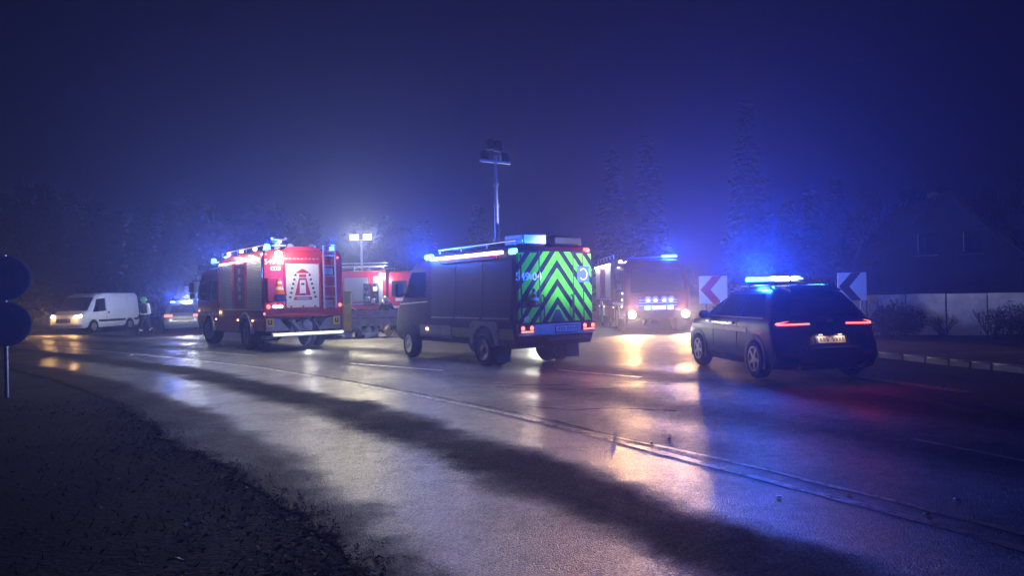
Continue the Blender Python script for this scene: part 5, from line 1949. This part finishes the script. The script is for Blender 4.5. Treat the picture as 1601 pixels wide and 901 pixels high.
# far wood on the left: one dark mass
rnd = random.Random(21)
cs = []
mb = MB()
for k in range(110):
    x = -95 + 88 * k / 110 + rnd.uniform(-.8, .8)
    y = 70 + rnd.uniform(-3, 9) - (x + 50) * .05
    h = 12.5 - max(0, (x + 60) * .12) + rnd.uniform(-2.2, 2.2)
    mb.cyl((x, y, 0), (x, y, h * .8), .16, .05, 5, False)
    for j in range(7):
        f = j / 6
        cs.append((x, y, h * (.16 + .8 * f), 2.3 * (1 - .75 * f) + .25))
fwood = leaf_mesh('far_wood', cs, MT['needles'], .5, 60000, 5, None)
tag(fwood, 'dark far wood forming the left skyline', 'wood', None, 'stuff')
mb.build('trunks', MT['bark'], fwood)

# ------------------------------------------------------------------ foreground verge: grass, dead leaves, litter
rnd = random.Random(33)
P, F = [], []
lef = [p for p in LE if -3 < p.y < 26]
cnt = 0
while cnt < 2600:
    y = 2.5 + 13 * rnd.random() ** 1.6
    x = -rnd.random() * (2.0 + y * .95)
    if inside(x, y) or inside(x + .12, y):
        continue
    if noise.noise((x * .8, y * .8, 2)) < -.12 and rnd.random() < .85:
        continue
    cnt += 1
    a = rnd.uniform(0, 6.28)
    h = rnd.uniform(.015, .06) * (1 + .8 * max(0, noise.noise((x * .6, y * .6, 7))))
    b = Vector((math.cos(a), math.sin(a), 0)) * .005
    l = Vector((rnd.gauss(0, .6) * h, rnd.gauss(0, .6) * h, h))
    p = Vector((x, y, 0))
    i = len(P)
    P += [p - b, p + b, p + l]
    F.append((i, i + 1, i + 2))
tag(MB().add(P, F).build('grass', MT['grass'], None, 180), 'short dark grass on the left verge', 'grass', None, 'stuff')
P, F = [], []
for k in range(1500):
    y = 3.2 + 9 * rnd.random() ** 1.4
    x0 = min((abs(p.y - y), p.x) for p in lef)[1]
    x = x0 - abs(rnd.gauss(0, .9)) + .1
    a = rnd.uniform(0, 6.28)
    s_ = rnd.uniform(.012, .03)
    u = Vector((math.cos(a), math.sin(a), rnd.gauss(0, .25))) * s_
    v = Vector((-math.sin(a), math.cos(a), rnd.gauss(0, .25))) * s_ * .6
    p = Vector((x, y, .022))
    i = len(P)
    P += [p - u, p + v * 1 + Vector((0, 0, .006)), p + u, p - v]
    F += [(i, i + 1, i + 2), (i, i + 2, i + 3)]
tag(MB().add(P, F).build('fallen_leaves', MT['dead_leaf'], None, 180), 'dead leaves scattered along the road edge', 'leaves', None, 'stuff')


P, F = [], []
for k in range(3200):
    y = 2.8 + 10 * rnd.random() ** 1.5
    x0 = min((abs(p.y - y), p.x) for p in lef)[1]
    x = x0 + rnd.gauss(-.10, .22)
    s_ = rnd.uniform(.004, .013) * (1.6 if rnd.random() < .08 else 1)
    c = Vector((x, y, .006 + s_ * .4))
    i = len(P)
    P += [c + Vector((s_ * rnd.uniform(.6, 1.2), 0, 0)), c + Vector((0, s_ * rnd.uniform(.6, 1.2), 0)), c - Vector((s_ * rnd.uniform(.6, 1.2), 0, 0)),
          c - Vector((0, s_ * rnd.uniform(.6, 1.2), 0)), c + Vector((0, 0, s_ * .8)), c - Vector((0, 0, s_ * .6))]
    F += [(i, i + 1, i + 4), (i + 1, i + 2, i + 4), (i + 2, i + 3, i + 4), (i + 3, i, i + 4)]
tag(MB().add(P, F).build('gravel', MT['concrete'], None, 20), 'loose gravel along the broken left road edge', 'gravel', None, 'stuff')


def litter(name, label, loc, build, material, cat):
    mb = MB()
    build(mb)
    o = mb.build(name, material)
    o.location = loc
    tag(o, label, cat, 'litter and road studs')
    return o


def pebble(r, seed):
    def f(mb):
        b = MB().ball((0, 0, r * .6), (r, r * .85, r * .65), 10, 7)
        mb.add([(x * (1 + .25 * noise.noise((x * 40 + seed, y * 40, z * 40))), y * (1 + .25 * noise.noise((y * 40, x * 40 + seed, z))), z) for x, y, z in b.v], b.f)
    return f


pm_ = bpy.data.materials.new('translucent_plastic')
pm_.use_nodes = True
pn = pm_.node_tree
po = pn.nodes['Material Output']
ptr = pn.nodes.new('ShaderNodeBsdfTranslucent')
ptr.inputs[0].default_value = (.95, .93, .88, 1)
pdi = pn.nodes['Principled BSDF']
pno = pn.nodes.new('ShaderNodeTexNoise')
pno.inputs['Scale'].default_value = 60
pra = pn.nodes.new('ShaderNodeValToRGB')
pra.color_ramp.elements[0].color = (.6, .58, .54, 1)
pra.color_ramp.elements[1].color = (.9, .9, .86, 1)
pn.links.new(pno.outputs[0], pra.inputs[0])
pn.links.new(pra.outputs[0], pdi.inputs['Base Color'])
pmx = pn.nodes.new('ShaderNodeMixShader')
pmx.inputs[0].default_value = .75
pn.links.new(pdi.outputs[0], pmx.inputs[1])
pn.links.new(ptr.outputs[0], pmx.inputs[2])
pn.links.new(pmx.outputs[0], po.inputs['Surface'])


def shard(seed):
    """curved chip of a broken lamp cover, standing on its edge"""
    def f(mb):
        P, F = [], []
        n, m = 6, 5
        for j in range(m + 1):
            for i in range(n + 1):
                u, v = i / n * 2 - 1, j / m
                hw = .020 * math.sqrt(max(.05, 1 - (v * 1.6 - .7) ** 2)) * (1 + .15 * noise.noise((i + seed, j, 0)))
                P.append((u * hw, .012 * (1 - u * u) - .006 * v, v * .034))
        for j in range(m):
            for i in range(n):
                q = j * (n + 1) + i
                F.append((q, q + 1, q + n + 2, q + n + 1))
        mb.add(P, F)
    return f


litter('plastic_shard', 'pale plastic shard on the centre line, left one of two', (1.08, 8.25, ROADZ + .005), shard(1), pm_, 'debris')
litter('plastic_shard', 'pale plastic shard beyond the centre line, right one of two', (1.64, 8.12, ROADZ), shard(2), pm_, 'debris')


def stud(mb):
    mb.rbox((0, 0, .007), (.035, .03, .014), .005).box((0, -.012, .008), (.026, .014, .008))


for (x, y), lb in (((1.4, 7.83), 'small road stud between the two pale plastic shards'), ((2.5, 5.73), 'road stud between the two centre lines, nearer one'),
                   ((1.96, 5.69), 'road stud in the near lane left of the centre lines'), ((2.79, 5.19), 'road stud between the centre lines at lower right'),
                   ((3.19, 5.52), 'road stud right of the centre lines')):
    litter('road_stud', lb, (x, y, ROADZ + .005), stud, MT['alu'], 'road stud')


def scrap(mb):
    pts_ = [(-.05 + .02 * k, .02 * math.sin(k * .6), .012 + .006 * math.sin(k)) for k in range(6)]
    mb.tube(pts_, .009, 6)


litter('paper_scrap', 'small white curled scrap lying on the dark left verge', (-2.26, 5.27, .02), scrap, MT['print_white'], 'litter').rotation_euler = (0, 0, R(60))
litter('paper_scrap', 'pale scrap on the verge at the bottom edge', (-2.05, 4.55, .02), scrap, MT['dirty_white'], 'litter')
litter('paper_scrap', 'tiny pale scrap on the verge near the sign post', (-6.55, 10.8, .02), scrap, MT['dirty_white'], 'litter')

# ------------------------------------------------------------------ haze: the lit mist of the night
hb = MB().box((0, 100, 9.0), (344, 284, 20.0))
hz = hb.build('haze', None)
hm_ = bpy.data.materials.new('haze_air')
hm_.use_nodes = True
hn = hm_.node_tree
hn.nodes.clear()
ho = hn.nodes.new('ShaderNodeOutputMaterial')
pv = hn.nodes.new('ShaderNodeVolumePrincipled')
pv.inputs['Color'].default_value = (.38, .47, 1.0, 1)
pv.inputs['Density'].default_value = .0066
pv.inputs['Anisotropy'].default_value = 0.72
hn.links.new(pv.outputs[0], ho.inputs['Volume'])
hz.data.materials.append(hm_)
tag(hz, 'thin night mist filling the air', 'haze', None, 'stuff')
